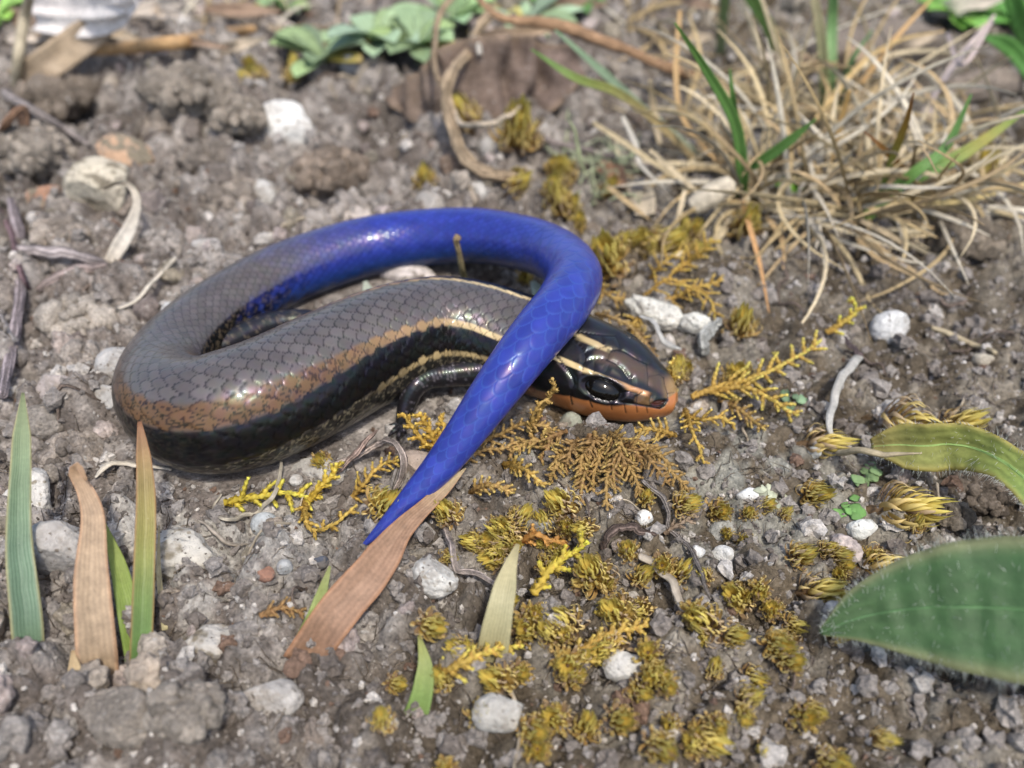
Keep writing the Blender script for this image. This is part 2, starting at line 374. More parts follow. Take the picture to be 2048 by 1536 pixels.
# ---- head: plates, stripes and lips, drawn where the photograph shows them and mirrored to the hidden side
hm = (S < 17.5); hi = np.where(hm)[0]
mir = (-np.arange(NT)) % NT
HX, HY = VX[hi].copy(), VY[hi].copy(); vis = FACE[hi]
HX = np.where(vis, HX, HX[:, mir]); HY = np.where(vis, HY, HY[:, mir])
def zp(pts): return [(1100+x/6.827, 640+y/6.827) for x, y in pts]
def dline(pts):
    best = np.full(HX.shape, 1e9); par = np.zeros(HX.shape); k = len(pts)-1
    for i in range(k):
        (x0, y0), (x1, y1) = pts[i], pts[i+1]; L2 = (x1-x0)**2+(y1-y0)**2
        t = np.clip(((HX-x0)*(x1-x0)+(HY-y0)*(y1-y0))/L2, 0, 1)
        d = np.hypot(HX-x0-t*(x1-x0), HY-y0-t*(y1-y0)); m = d < best
        best = np.where(m, d, best); par = np.where(m, (i+t)/k, par)
    return best, par
def side_of(pts):
    """y of the polyline at each vertex' x: >0 means the vertex lies below it in the photo"""
    xs = [p[0] for p in pts]; ys = [p[1] for p in pts]
    return HY-np.interp(HX, xs, ys)
slate = np.array([.012, .012, .015]); HC = slate[None, None]*(.8+.5*nz[hi][..., None])
dd, _ = dline(zp([(700, 480), (1000, 560), (1200, 680), (1400, 800), (1560, 900)]))
HC = mix(HC, np.array([.065, .043, .031]), (1-ss(9, 22, dd))[..., None])
sn = ss(1318, 1345, HX)*ss(740, 770, HY); HC = mix(HC, np.array([.24, .15, .065]), sn[..., None])
far = [(220, 150), (350, 190), (480, 260), (620, 330), (810, 400)]
dd, pp = dline(zp(far)); HC = mix(HC, cream*.85*(1-.25*pp[..., None]), (1-ss(4.0, 6.5, dd))[..., None])
near = [(-120, 410), (0, 490), (200, 560), (450, 680), (650, 760), (850, 840), (1050, 920), (1250, 990), (1400, 1040)]
below = side_of(zp(near))
HC = mix(HC, black, ss(2, 5, below)[..., None])
dd, pp = dline(zp(near)); HC = mix(HC, mix(cream*1.05, np.array([.42, .21, .10]), ss(.45, .85, pp)[..., None]), ((1-ss(4.0, 6.0, dd))*(1-ss(.90, 1.0, pp)))[..., None])
lip = side_of([(1000, 742), (1040, 768), (1085, 783)]+zp([(90, 1010), (300, 1050), (540, 1110), (800, 1165), (1000, 1160), (1180, 1170), (1400, 1195), (1540, 1190), (1620, 1060), (1760, 960)]))
orange = np.array([.33, .125, .040])*(.8+.35*nz[hi][..., None]); rear = 1-ss(1050, 1120, HX)
orange = mix(orange, np.array([.24, .12, .06])*(.5+.9*nzf[hi][..., None]), rear[..., None])
HC = mix(HC, orange, ss(-1.5, 2.0, lip)[..., None])
lor = (1-ss(14, 22, np.hypot(HX-1288, (HY-800)*1.5))); HC = mix(HC, np.array([.16, .09, .04]), (lor*(1-ss(-1, 2, lip))*ss(3, 6, below)*.7)[..., None])
lines = [([(280, 170), (350, 270), (420, 350), (475, 440)], 1.5, .9), ([(475, 440), (480, 560), (445, 610), (450, 690)], 1.1, .8),
    ([(480, 560), (600, 540), (780, 540)], .8, .5), ([(780, 540), (900, 600), (1000, 690), (1050, 770), (1085, 805)], 1.6, .95),
    ([(820, 420), (920, 400), (1050, 450), (1150, 520), (1330, 600)], 1.6, .95), ([(475, 440), (600, 400), (720, 370), (820, 440), (780, 540)], .9, .6),
    ([(340, 165), (560, 190), (780, 210), (900, 215)], 1.5, .9), ([(900, 230), (940, 300), (960, 390)], 1.0, .7), ([(710, 230), (730, 330), (820, 420)], 1.0, .7),
    ([(600, 570), (600, 720)], .9, .6), ([(810, 600), (750, 730)], .9, .6), ([(1320, 600), (1340, 750), (1345, 900)], 1.0, .7), ([(1120, 790), (1120, 900)], .9, .6),
    ([(1340, 770), (1500, 740), (1560, 790)], .8, .55), ([(1560, 780), (1570, 880), (1610, 1000), (1610, 1080)], 1.0, .7), ([(1610, 1000), (1700, 985)], .8, .6),
    ([(0, 400), (130, 530), (250, 680), (310, 790), (330, 880)], 1.6, .95), ([(1180, 1160), (1190, 1030), (1250, 990)], 1.2, .8), ([(990, 1000), (1080, 970), (1190, 1000)], 1.2, .8),
    ([(940, 1120), (1180, 1155), (1360, 1185), (1500, 1210), (1560, 1175), (1612, 1090)], 1.9, .97), ([(1380, 1040), (1360, 1100), (1370, 1150)], 1.0, .7),
    ([(270, 1010), (300, 1150)], 1.6, .9), ([(530, 1080), (575, 1190)], 1.5, .9), ([(830, 1160), (845, 1225)], 1.2, .8), ([(1010, 1140), (1035, 1270)], 1.2, .85),
    ([(1180, 1170), (1190, 1260)], 1.1, .8), ([(1320, 1190), (1330, 1270)], 1.1, .8)]
hdisp = np.zeros(HX.shape); dmin = np.full(HX.shape, 99.0)
for pts, wd, am in lines:
    dd, _ = dline(zp(pts)); k = (1-ss(wd*.6, wd*1.5, dd))*am
    HC = HC*(1-k[..., None])+black*k[..., None]*.8; hdisp = np.minimum(hdisp, -k*.06); dmin = np.minimum(dmin, dd)
hdisp += (ss(0, 11, dmin)-.5)*.10*(1-ss(-3, 2, lip))
def spot(px, py, rx, ry, ang=0.0):
    x, y = HX-px, HY-py; c, s = math.cos(ang), math.sin(ang); return np.hypot((x*c+y*s)/rx, (-x*s+y*c)/ry)
nos = 1-ss(.7, 1.1, spot(*zp([(1480, 1135)])[0], 15, 6, -.2)); HC = mix(HC, np.array([.05, .015, .01]), nos[..., None]); hdisp -= nos*.22
ear = 1-ss(.6, 1.1, spot(1064, 777, 8, 5, .5)); HC = mix(HC, np.array([.10, .04, .03]), ear[..., None]); hdisp -= ear*.35
EYE = zp([(715, 950)])[0]
es = spot(*EYE, 40, 20, .33); sock = 1-ss(.85, 1.25, es); HC = mix(HC, black, (1-ss(1.2, 1.6, es))[..., None]); hdisp += -sock*.28+np.exp(-((es-1.25)/.25)**2)*.05
brow, _ = dline(zp([(420, 640), (700, 780), (900, 860), (1080, 930), (1300, 1010)])); hdisp += np.exp(-(brow/9)**2)*.16
hk = (1-ss(12.8, 15.2, S[hi]))[:, None]*np.ones((1, NT))
C[hi] = mix(C[hi], HC, hk[..., None]); disp = disp*body_mask; disp[hi] += hdisp*hk
tipk = np.minimum(SA/1.0, 1)[:, None]
V2 = V+N*(disp*tipk)[..., None]
sk = thing('skink', 'coiled skink with bronze striped body and bright blue tail crossing its own neck', 'lizard', (*SP_P[800, :2], 0))
mb = MB()
ii, jj = np.meshgrid(np.arange(NS-1), np.arange(NT), indexing='ij'); j2 = (jj+1) % NT
F = np.stack([ii*NT+jj, ii*NT+j2, (ii+1)*NT+j2, (ii+1)*NT+jj], -1).reshape(-1, 4)
VV = np.vstack([V2.reshape(-1, 3), SP_P[0]-T[0]*.05, SP_P[-1]+T[-1]*.1]); CC = np.vstack([C.reshape(-1, 3), C[0, 0], C[-1, 0]])
k = NS*NT; j = np.arange(NT); j2 = (j+1) % NT
F3 = np.vstack([np.stack([np.full(NT, k), j2, j], 1), np.stack([np.full(NT, k+1), (NS-1)*NT+j, (NS-1)*NT+j2], 1)])
mb.add(VV, F, F3, CC.clip(0, 1))
def limb(pts, rad, sides=40, n=110, cols=((.012, .011, .012), (.10, .09, .10)), sc=3.1, flat=1.0):
    Rr, s = resample(pts, n, np.asarray(rad)[:, None]); P, r = Rr[:, :3], Rr[:, 3]
    T_, N_, B_ = frames(P); a = np.linspace(0, 2*np.pi, sides, endpoint=False)
    X = s[:, None]*sc+0*a[None]; Y = (a/(2*np.pi)*18)[None]+0*s[:, None]
    row = np.floor(X); d = np.hypot(X-row-.3, (Y+.5*(row % 2)) % 1-.5); rr = r[:, None]*(1+.022*(1-ss(.3, .6, d)))
    Vl = P[:, None]+rr[..., None]*(np.cos(a)[None, :, None]*N_[:, None]+np.sin(a)[None, :, None]*B_[:, None])
    hs = hash3(row, np.floor(Y+.5*(row % 2)), np.zeros_like(row), 4)
    cl = mix(np.array(cols[0])[None, None]*np.ones((n, sides, 1)), np.array(cols[1]), ((hs > .74)*.7*(1-ss(.25, .5, d)))[..., None])
    i = np.arange(n-1)[:, None]*sides; j = np.arange(sides)[None]; j2 = (j+1) % sides
    Fl = np.stack([i+j, i+j2, i+sides+j2, i+sides+j], -1).reshape(-1, 4)
    k = n*sides; jj = np.arange(sides)
    mb.add(np.vstack([Vl.reshape(-1, 3), P[-1]+T_[-1]*r[-1]*.5]), Fl, np.stack([np.full(sides, k), (n-1)*sides+jj, (n-1)*sides+(jj+1) % sides], 1), np.vstack([cl.reshape(-1, 3), cl[-1, 0]]))
    return P
# near foreleg: shoulder, elbow pointing back, forearm down to the moss
fl = limb([G(1010, 742, 3.2), G(960, 742, 3.0), G(900, 748, 3.1), G(855, 755, 3.3), G(828, 775, 3.0), G(815, 805, 2.0), G(806, 838, .9), G(800, 850, .4)], [1.2, 1.25, 1.1, 1.0, .95, .8, .62, .5])
for dx, dy, ln in ((-30, 6, 1), (-20, 20, 1.2), (-4, 27, 1.2), (12, 22, 1.0), (22, 8, .8)):
    limb([G(801, 848, .5), G(801+dx*.55*ln, 848+dy*.55*ln, .7), G(801+dx*ln, 848+dy*ln, .25)], [.3, .22, .1], 12, 24, sc=3)
# near hind leg lying along the inside of the coil, foot hidden behind the body
limb([G(405, 705, 2.6), G(445, 690, 2.6), G(500, 664, 2.5), G(560, 645, 2.3), G(620, 641, 2.0), G(670, 648, 1.6), G(720, 650, .8)], [1.0, 1.1, 1.2, 1.15, 1.0, .75, .5], cols=((.014, .014, .018), (.11, .09, .065)))
for dx, dy in ((30, -16), (44, -6), (48, 4), (40, 14), (22, 16)):
    limb([G(718, 650, .9), G(718+dx*.5, 650+dy*.5, .8), G(718+dx, 650+dy, .2)], [.3, .22, .1], 12, 24, sc=3)
mb.build('body', M['skin'], sk)
# eyes
def head_at(px, py):
    d = np.hypot(VX-px, VY-py)+np.where(FACE, 0, 1e6)+np.where(S[:, None] < 18, 0, 1e6); i, j = np.unravel_index(np.argmin(d), d.shape); return i, j
ei, ej = head_at(*EYE)
for jx, sz_ in ((ej, 1.0), ((mir[ej]+int(round(NT*14/360))*(1 if TH[mir[ej]] > 0 else -1)) % NT, .9)):
    c0, nn, tt = V[ei, jx], N[ei, jx], T[ei]
    tt = norm(tt-nn*tt.dot(nn)); bt = np.cross(nn, tt)
    vI, fI = ico(4); m = MB(); E = c0-nn*.62+(vI@np.stack([tt*1.62, bt*.98, nn*.86]))*sz_
    m.add(E, None, fI, (.004, .0035, .003)); eo = m.build('eye', M['eye'], sk)
    m = MB(); a = np.linspace(0, 2*np.pi, 61)[:-1]
    for ring, (rx, ry, hh, rr) in enumerate(((1.60, .86, -.16, .10), (1.82, 1.06, -.24, .10))):
        for q in range(18):
            aa = np.linspace(q/18*2*np.pi+.02, (q+1)/18*2*np.pi-.02, 7)
            path = c0+np.cos(aa)[:, None]*tt*rx+np.sin(aa)[:, None]*bt*ry+nn*(hh-.34*np.abs(np.cos(aa))[:, None]**2)
            lowk = (path[:, 2].mean() < c0[2]-.15)
            tube(m, path, sz_*rr*np.array([.7, .95, 1, 1, 1, .95, .7]), 8, (.16, .15, .14) if lowk and ring == 0 and q % 3 else (.012, .011, .011), hint=nn)
    m.build('eyelid', M['lid'], eo)

# ------------------------------------------------------------------ ground
def zone(x, y):
    """0 on the loose crumbly soil to the left and behind, 1 on the firm mossy crust to the right and in front"""
    return ss(-12, 14, x+.30*(62-y)+6*(fbm(np.stack([x/9, y/9, 0*x], -1), 2, 40)-.5))
MOUND = [(390, 215, 7.5, 9), (480, 330, 3.0, 6), (75, 300, 4.0, 7), (200, 240, -6.0, 8), (120, 110, 3, 12), (560, 340, -1.5, 4), (1000, 130, 3.0, 14), (760, 280, -3.0, 7),
         (1220, 940, 3.2, 6.5), (1180, 900, 1.2, 5), (1330, 880, .8, 5), (1700, 380, 2.0, 13), (1950, 930, -2.0, 4), (2010, 1010, -2.5, 4), (370, 1110, 1.2, 4.5), (880, 890, .9, 4), (700, 60, 2.5, 12), (1500, 60, 3.0, 16)]
def grow(lo, hi, step, far, k=26):
    g = np.geomspace(step, far, k).cumsum(); g = g/g[-1]*far
    return np.r_[(lo-g)[::-1], np.arange(lo, hi, step), hi+g]
gx = grow(-98, 98, .42, 6000); gy = grow(12, 190, .42, 6000)
X, Y = np.meshgrid(gx, gy, indexing='ij'); xs, ys = X.ravel(), Y.ravel()
p3 = np.stack([xs, ys, 0*xs], 1)
near_k = (1-ss(110, 260, np.abs(xs)))*(1-ss(220, 420, ys))*ss(-120, -20, ys)
zn = zone(xs, ys)
h = (fbm(p3/24, 3, 1)-.5)*5.0+(fbm(p3/7, 3, 2)-.5)*2.6*(1.15-.5*zn)
for cell, amp, sd_ in ((4.6, 2.7, 3), (2.1, 1.45, 4), (.95, .62, 5)):
    d, hs = cell_noise(p3[:, :2]/cell+3*fbm(p3/9, 2, 6)[:, None]*.3, sd_)
    h += np.clip(1-(d/.62)**2, 0, 1)**.7*amp*(.25+hs)*(1.1-.5*zn if cell > 2 else 1.05)
h += (fbm(p3/.9, 2, 8)-.5)*.8-1.4
for px, py, hh, rr in MOUND:
    c = G(px, py, 0); h += hh*np.exp(-((xs-c[0])**2+(ys-c[1])**2)/(rr*rr))
h = h*near_k
# the animal lies on the soil: press the ground down under it
sidx = np.arange(0, NS, 8); cx, cy = SP_P[sidx, 0], SP_P[sidx, 1]; zb = SP_P[sidx, 2]-SB[sidx]; ra = SA[sidx]
m = (xs > -60) & (xs < 45) & (ys > 25) & (ys < 110); im = np.where(m)[0]
for blk in np.array_split(im, 40):
    d = np.hypot(xs[blk, None]-cx, ys[blk, None]-cy)-ra*.8
    cap = (zb[None]+.35+np.maximum(d, 0)*.75).min(1)
    rest = np.where(zb[None] < .9, d, 99).min(1); k = ss(-.5, 4.5, rest)
    h[blk] = np.minimum(h[blk]*k+.30*(1-k), cap)
GZ = h.reshape(X.shape)
def hgt(x, y):
    x, y = np.atleast_1d(x).astype(float), np.atleast_1d(y).astype(float)
    i = np.clip(np.searchsorted(gx, x)-1, 0, len(gx)-2); j = np.clip(np.searchsorted(gy, y)-1, 0, len(gy)-2)
    u = (x-gx[i])/(gx[i+1]-gx[i]); v = (y-gy[j])/(gy[j+1]-gy[j])
    return GZ[i, j]*(1-u)*(1-v)+GZ[i+1, j]*u*(1-v)+GZ[i, j+1]*(1-u)*v+GZ[i+1, j+1]*u*v
def P(px, py, lift=0.0):
    """the spot on the soil (plus lift mm) seen at photo pixel px, py"""
    z = 0.0
    for _ in range(6):
        q = G(px, py, z+lift); z = .5*z+.5*float(hgt(q[0], q[1])[0])
    return G(px, py, z+lift)
tone = fbm(p3/14, 3, 31)[:, None]; fine = fbm(p3/2.2, 3, 33)[:, None]
gc = mix(np.array([.155, .131, .112]), np.array([.31, .277, .245]), ss(.38, .66, fine))*(.75+.5*tone)
crust = mix(np.array([.115, .092, .064]), np.array([.23, .205, .165]), ss(.42, .66, fine))*(.7+.6*tone)
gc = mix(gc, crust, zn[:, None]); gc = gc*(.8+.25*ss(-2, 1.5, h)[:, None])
cpatch = [(1500, 950, 8, (.27, .265, .225)), (380, 1110, 6, (.48, .45, .39)), (1900, 600, 14, (.17, .145, .11)), (1460, 900, 4, (.26, .25, .21)), (560, 1100, 6, (.30, .28, .25)), (1150, 850, 6, (.13, .09, .05))]
for px, py, rr, c in cpatch:
    q = G(px, py, 0); k = np.exp(-((xs-q[0])**2+(ys-q[1])**2)/(rr*rr))*ss(.45, .6, fine[:, 0]+.04); gc = mix(gc, np.array(c), k[:, None])
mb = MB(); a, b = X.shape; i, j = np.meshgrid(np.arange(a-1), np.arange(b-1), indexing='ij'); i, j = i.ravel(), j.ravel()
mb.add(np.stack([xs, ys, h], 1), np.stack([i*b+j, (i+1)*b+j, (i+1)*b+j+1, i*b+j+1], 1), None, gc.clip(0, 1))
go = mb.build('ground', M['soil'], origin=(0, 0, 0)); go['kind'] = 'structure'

# ------------------------------------------------------------------ stones and crumbs
def rock_shape(sub, seed, cuts=5, rough=.16, cutlo=.48):
    r = np.random.default_rng(seed); V, F = ico(sub); V = V.copy()
    for _ in range(cuts):
        n = norm(r.normal(size=3)); o = r.uniform(cutlo, .88); d = V@n; V -= n[None]*np.maximum(d-o, 0)[:, None]*.92
    q = V*1.6+seed*3.1
    V *= (1+(fbm(q, 4, seed)-.5)*rough*2.6+(fbm(q*4.2, 3, seed+7)-.5)*rough*.9)[:, None]
    return V, F
def soil_tint(r): return np.array([.235, .205, .178])*r.uniform(.55, 1.6)*np.array([1, r.uniform(.93, 1.0), r.uniform(.85, 1.0)])
SHADE = 0
def stone(name, label, cat, px, py, w, hpx, col, mat='stone', seed=1, group=None, cuts=5, rough=.16, sub=4, sink=.35, yaw=None, patch=None, lift=0, deep=.9):
    """a stone about w x hpx pixels big in the photo, bedded in the soil"""
    c = P(px, py+hpx*.12, lift); s = depth(c)/FPX; sx = w*s/2; hy = hpx*s/2; sy = min(sx*deep, hy*.95)
    sz = math.sqrt(max((hy*hy-(sy*SP)**2), (hy*.55)**2))/CP; sz = min(sz, sx*1.1)
    V, F = rock_shape(sub, seed, cuts, rough); r = np.random.default_rng(seed+99)
    V = V*np.array([sx, sy, sz])*1.04; yaw = r.uniform(-.3, .3) if yaw is None else yaw
    cz, s_ = math.cos(yaw), math.sin(yaw); V = V@np.array([[cz, s_, 0], [-s_, cz, 0], [0, 0, 1]])
    cc = np.array(col)*(1+(fbm(V*1.1+seed, 3, seed)-.5)[:, None]*.5)
    dust = ss(.50, .60, fbm(V*.8+seed*1.3, 4, seed+11))*ss(.25, .5, vnoise(V*5, seed)); cc = mix(cc, np.array([.23, .195, .155]), (dust*.5)[:, None])
    if patch is not None: cc = mix(cc, np.array(patch[0]), ss(patch[1], patch[1]+.08, fbm(V*patch[2]+seed*2.2, 3, seed+4))[:, None])
    m = MB(); m.add(V+c+np.array([0, 0, sz*(1-2*sink)]), None, F, cc.clip(0, .95))
    return tag(m.build(name, M[mat], origin=c), label, cat, group)
W_, CR, GY, BR = (.62, .58, .50), (.52, .45, .36), (.34, .32, .29), (.22, .165, .12)
stones = [
 ('stone', 'white angular stone with a notched side behind the blue tail', 582, 262, 128, 125, (.64, .62, .57), 'chalk', 3, 9, .10),
 ('stone', 'large cream and brown mottled stone beside the curled white straw', 212, 385, 140, 125, (.52, .46, .35), 'chalk', 5, 4, .12),
 ('stone', 'pinkish tan stone wedged behind the cream mottled stone', 258, 322, 115, 95, (.46, .30, .19), 'stone', 8, 4, .12),
 ('pebble', 'small reddish brown pebble left of the cream mottled stone', 98, 395, 75, 58, (.32, .18, .115), 'stone', 11, 5, .08),
 ('soil_clod', 'big rough grey clod above the reddish brown pebble', 78, 312, 150, 125, (.25, .215, .175), 'crumb', 14, 3, .26),
 ('soil_clod', 'big brown clod of soil resting below the white notched stone', 655, 350, 150, 105, (.21, .165, .125), 'crumb', 17, 4, .16),
 ('soil_clod', 'tall crumbly clod in front of the tan stick', 385, 190, 170, 130, (.235, .20, .16), 'crumb', 19, 2, .30),
 ('soil_clod', 'crumbly clod at the foot of the tall clod', 330, 265, 120, 80, (.22, .185, .15), 'crumb', 22, 2, .30),
 ('soil_clod', 'rough brownish clod under the tall clod near the tail', 420, 320, 120, 80, (.20, .17, .14), 'crumb', 25, 2, .30),
 ('stone', 'bright white stone tucked against the outer curve of the body', 352, 638, 78, 60, (.60, .585, .55), 'chalk', 27, 4, .08),
 ('stone', 'pale grey smooth stone beside the bend of the body', 243, 735, 90, 80, (.42, .40, .37), 'stone', 30, 4, .08),
 ('stone', 'grey knobbly stone next to the smooth pale stone', 218, 795, 62, 48, (.36, .345, .32), 'stone', 33, 3, .14),
 ('soil_clod', 'broad pale clod with a pitted face on crumbly soil', 165, 640, 150, 95, (.36, .315, .26), 'crumb', 36, 3, .22),
 ('stone', 'pinkish grey flat stone beside the grey twig', 110, 775, 90, 60, (.36, .31, .28), 'stone', 39, 5, .12),
 ('stone', 'rounded brown grey stone below the pinkish grey stone', 85, 845, 110, 70, (.28, .25, .215), 'crumb', 41, 3, .14),
 ('stone', 'white pitted stone behind the tan dry blade', 62, 990, 110, 120, (.56, .53, .48), 'chalk', 44, 4, .14),
 ('stone', 'grey angular stone between the left blades', 118, 1095, 120, 130, (.38, .355, .325), 'stone', 46, 6, .10),
 ('rock', 'white and dark mottled rock beside the green and red blade', 372, 1115, 165, 120, (.50, .47, .41), 'chalk', 49, 4, .16),
 ('pebble', 'smooth round bluish grey pebble beside the yellow moss', 531, 1048, 54, 50, (.40, .42, .42), 'stone', 52, 0, .03),
 ('pebble', 'small grey pebble next to the red pebble', 570, 1133, 32, 38, (.36, .36, .345), 'stone', 55, 2, .06),
 ('pebble', 'small red brown pebble among grit', 532, 1147, 38, 34, (.26, .14, .095), 'stone', 57, 4, .08),
 ('pebble', 'dark slate blue pebble near the tail tip', 642, 1122, 32, 46, (.075, .085, .11), 'stone', 60, 3, .08),
 ('pebble', 'little white pebble lying by the tip of the dry leaf', 592, 960, 28, 24, (.45, .43, .39), 'stone', 61, 3, .08),
 ('stone', 'white chalky stone with black specks beside the tan leaf', 868, 1150, 92, 84, (.54, .525, .48), 'chalk', 63, 3, .10),
 ('pebble', 'white pebble stained with orange spots', 1287, 1036, 36, 44, (.66, .655, .62), 'chalk', 66, 2, .10),
 ('pebble', 'clean bright white pebble beside a moss shoot', 1496, 990, 50, 32, (.66, .655, .62), 'chalk', 69, 2, .06),
 ('pebble', 'tiny smooth white pebble beside the black specked pebble', 1395, 1102, 28, 32, (.66, .655, .62), 'stone', 71, 2, .06),
 ('pebble', 'white pebble peppered with black specks', 1445, 1113, 48, 46, (.66, .655, .62), 'chalk', 73, 3, .10),
 ('stone', 'white crusty stone below the large moss shoot', 1722, 1060, 62, 50, (.66, .66, .60), 'chalk', 76, 3, .16),
 ('stone', 'white and grey stone alone on the bare crust', 1780, 656, 82, 66, (.58, .57, .54), 'stone', 79, 5, .10),
 ('pebble', 'greenish grey pebble under the chin', 1142, 846, 46, 44, (.29, .30, .235), 'stone', 82, 3, .08),
 ('stone', 'pale pinkish stone between the tail and the back', 800, 545, 150, 50, (.60, .54, .50), 'stone', 85, 5, .10),
 ('pebble', 'pale pebble against the outer edge of the tail', 415, 492, 60, 42, (.48, .45, .41), 'stone', 88, 4, .10),
 ('pebble', 'whitish pebble between the straw and the body', 402, 582, 40, 34, (.62, .60, .57), 'chalk', 90, 4, .08),
 ('stone', 'greyish white stone below the brown clod', 520, 392, 75, 58, (.44, .42, .38), 'stone', 92, 4, .12),
 ('stone', 'pale stone showing above the arched tail', 690, 432, 110, 40, (.50, .44, .39), 'stone', 94, 5, .10),
 ('pebble', 'grey pebble at the edge of the arched tail', 860, 405, 60, 40, (.40, .37, .33), 'stone', 96, 4, .12),
 ('pebble', 'white pebble below the curly root', 955, 385, 55, 40, (.52, .50, .46), 'stone', 98, 4, .10),
 ('pebble', 'brown knobbly pebble clasped by the curly root', 905, 328, 50, 52, (.24, .175, .13), 'crumb', 101, 2, .16),
 ('pebble', 'grey pebble beside the gnarled root', 978, 300, 44, 42, (.38, .36, .33), 'stone', 103, 3, .10),
 ('stone', 'pale blue grey stone among the rosette leaves', 705, 130, 55, 45, (.44, .45, .45), 'stone', 105, 4, .10),
 ('stone', 'large grey brown stone standing behind the grass tuft', 1750, 95, 260, 90, (.20, .165, .135), 'crumb', 107, 5, .18),
 ('stone', 'low brown stone behind the thin dry stalks', 1960, 175, 210, 80, (.25, .205, .165), 'crumb', 109, 5, .18),
 ('stone', 'pinkish stone at the back of the grass', 1530, 150, 130, 60, (.30, .25, .22), 'stone', 111, 4, .12),
 ('pebble', 'pale yellow pebble on the dry crust', 1965, 720, 42, 34, (.40, .36, .28), 'stone', 113, 4, .10),
 ('pebble', 'small grey pebble beside the curved grey stalk', 1628, 905, 26, 24, (.40, .41, .38), 'stone', 115, 3, .08),
 ('pebble', 'grey crusted pebble near the moss shoots', 1445, 1060, 60, 44, (.35, .345, .31), 'crumb', 117, 3, .16),
 ('pebble', 'grey lump of crust below the moss fan', 1080, 1045, 60, 48, (.36, .355, .32), 'crumb', 119, 3, .16),
 ('pebble', 'pale lump between the tail and the moss fan', 1050, 905, 46, 40, (.38, .37, .33), 'crumb', 121, 3, .16),
 ('stone', 'dull white bedrock lump under the belly', 640, 945, 110, 60, (.40, .375, .33), 'stone', 123, 4, .14),
 ('stone', 'tan smooth stone behind the tail tip', 830, 930, 80, 60, (.38, .30, .24), 'stone', 125, 4, .08),
 ('stone', 'grey stone bedded in front of the tan leaf', 540, 1400, 130, 90, (.37, .345, .31), 'stone', 127, 5, .12),
 ('stone', 'pale stone bedded in front of the mottled rock', 430, 1290, 120, 90, (.46, .43, .38), 'chalk', 129, 5, .12),
 ('stone', 'brownish stone in the front gravel', 250, 1430, 170, 110, (.27, .235, .195), 'crumb', 131, 4, .18),
 ('stone', 'whitish stone among the front moss', 1250, 1330, 90, 70, (.56, .54, .49), 'chalk', 133, 4, .12),
 ('stone', 'grey stone among the front moss', 1000, 1420, 120, 80, (.36, .34, .30), 'stone', 135, 5, .12),
]
def clod(label, px, py, w, hpx, col, seed):
    """a clod is one thing: a core with crumbs of many sizes baked onto it"""
    c = P(px, py+hpx*.12); s = depth(c)/FPX; sx, sz = w*s/2, hpx*s/2*.95; r = np.random.default_rng(seed); m = MB()
    V, F = rock_shape(4, seed, 3, .30); m.add(V*np.array([sx, sx*.8, sz])*.86+c+np.array([0, 0, sz*.25]), None, F, np.array(col)*(1+(fbm(V*3, 3, seed)-.5)[:, None]*.8))
    for k in range(70):
        d = norm(r.normal(size=3)); d[2] = abs(d[2])*.9; q = r.uniform(.10, .30)*(1 if k > 12 else 1.5); V, F = rock_shape(2, seed*3+k % 9, 3, .34)
        m.add(V*q*sx*r.uniform(.7, 1.1, 3)+c+d*np.array([sx, sx*.8, sz])*r.uniform(.72, .92)+np.array([0, 0, sz*.25]), None, F, (np.array(col)*r.uniform(.6, 1.55)).clip(0, .6))
    return tag(m.build('soil_clod', M['crumb'], origin=c, smooth=True), label, 'soil clod')
clods = [('crumbly clod on the right shoulder of the heap', 480, 235, 120, 95, (.23, .195, .155), 211), ('low crumbly clod between the heap and the tail', 460, 400, 120, 75, (.22, .185, .15), 214), ('dark crumbly clod behind the grey twig', 110, 205, 150, 95, (.17, .14, .11), 217), ('crumbly clod beside the grey purple stem', 120, 470, 100, 60, (.26, .22, .18), 220),
 ('grey crumbly clod left of the bend of the body', 165, 720, 110, 70, (.27, .235, .20), 223), ('crumbly clod below the rounded brown grey stone', 150, 905, 120, 70, (.24, .205, .17), 226), ('crumbly clod behind the dead grass on bare crust', 1930, 480, 150, 70, (.17, .14, .105), 229), ('dark crumbly clod under the twisted leaf', 1960, 985, 130, 80, (.13, .105, .08), 232), ('crumbly clod at the root of the large green leaf', 1890, 1030, 90, 60, (.15, .125, .095), 235), ('crumbly clod near the front brownish stone', 380, 1420, 150, 100, (.23, .20, .165), 238)]
for lb, px, py, w, hp, col, sd_ in clods: clod(lb, px, py, w, hp, col, sd_)
for nm, lb, px, py, w, hp, col, mt, sd_, cuts, rg in stones:
    if nm == 'soil_clod': clod(lb, px, py, w, hp, col, sd_); continue
    pt = ((.42, .20, .06), .60, 1.6) if 'orange spots' in lb else ((.20, .17, .12), .54, .9) if 'mottled' in lb else None
    stone(nm, lb, 'soil clod' if 'clod' in nm else nm, px, py, w, hp, col, mt, sd_, None, cuts, rg, 4 if w > 70 else 3, patch=pt)
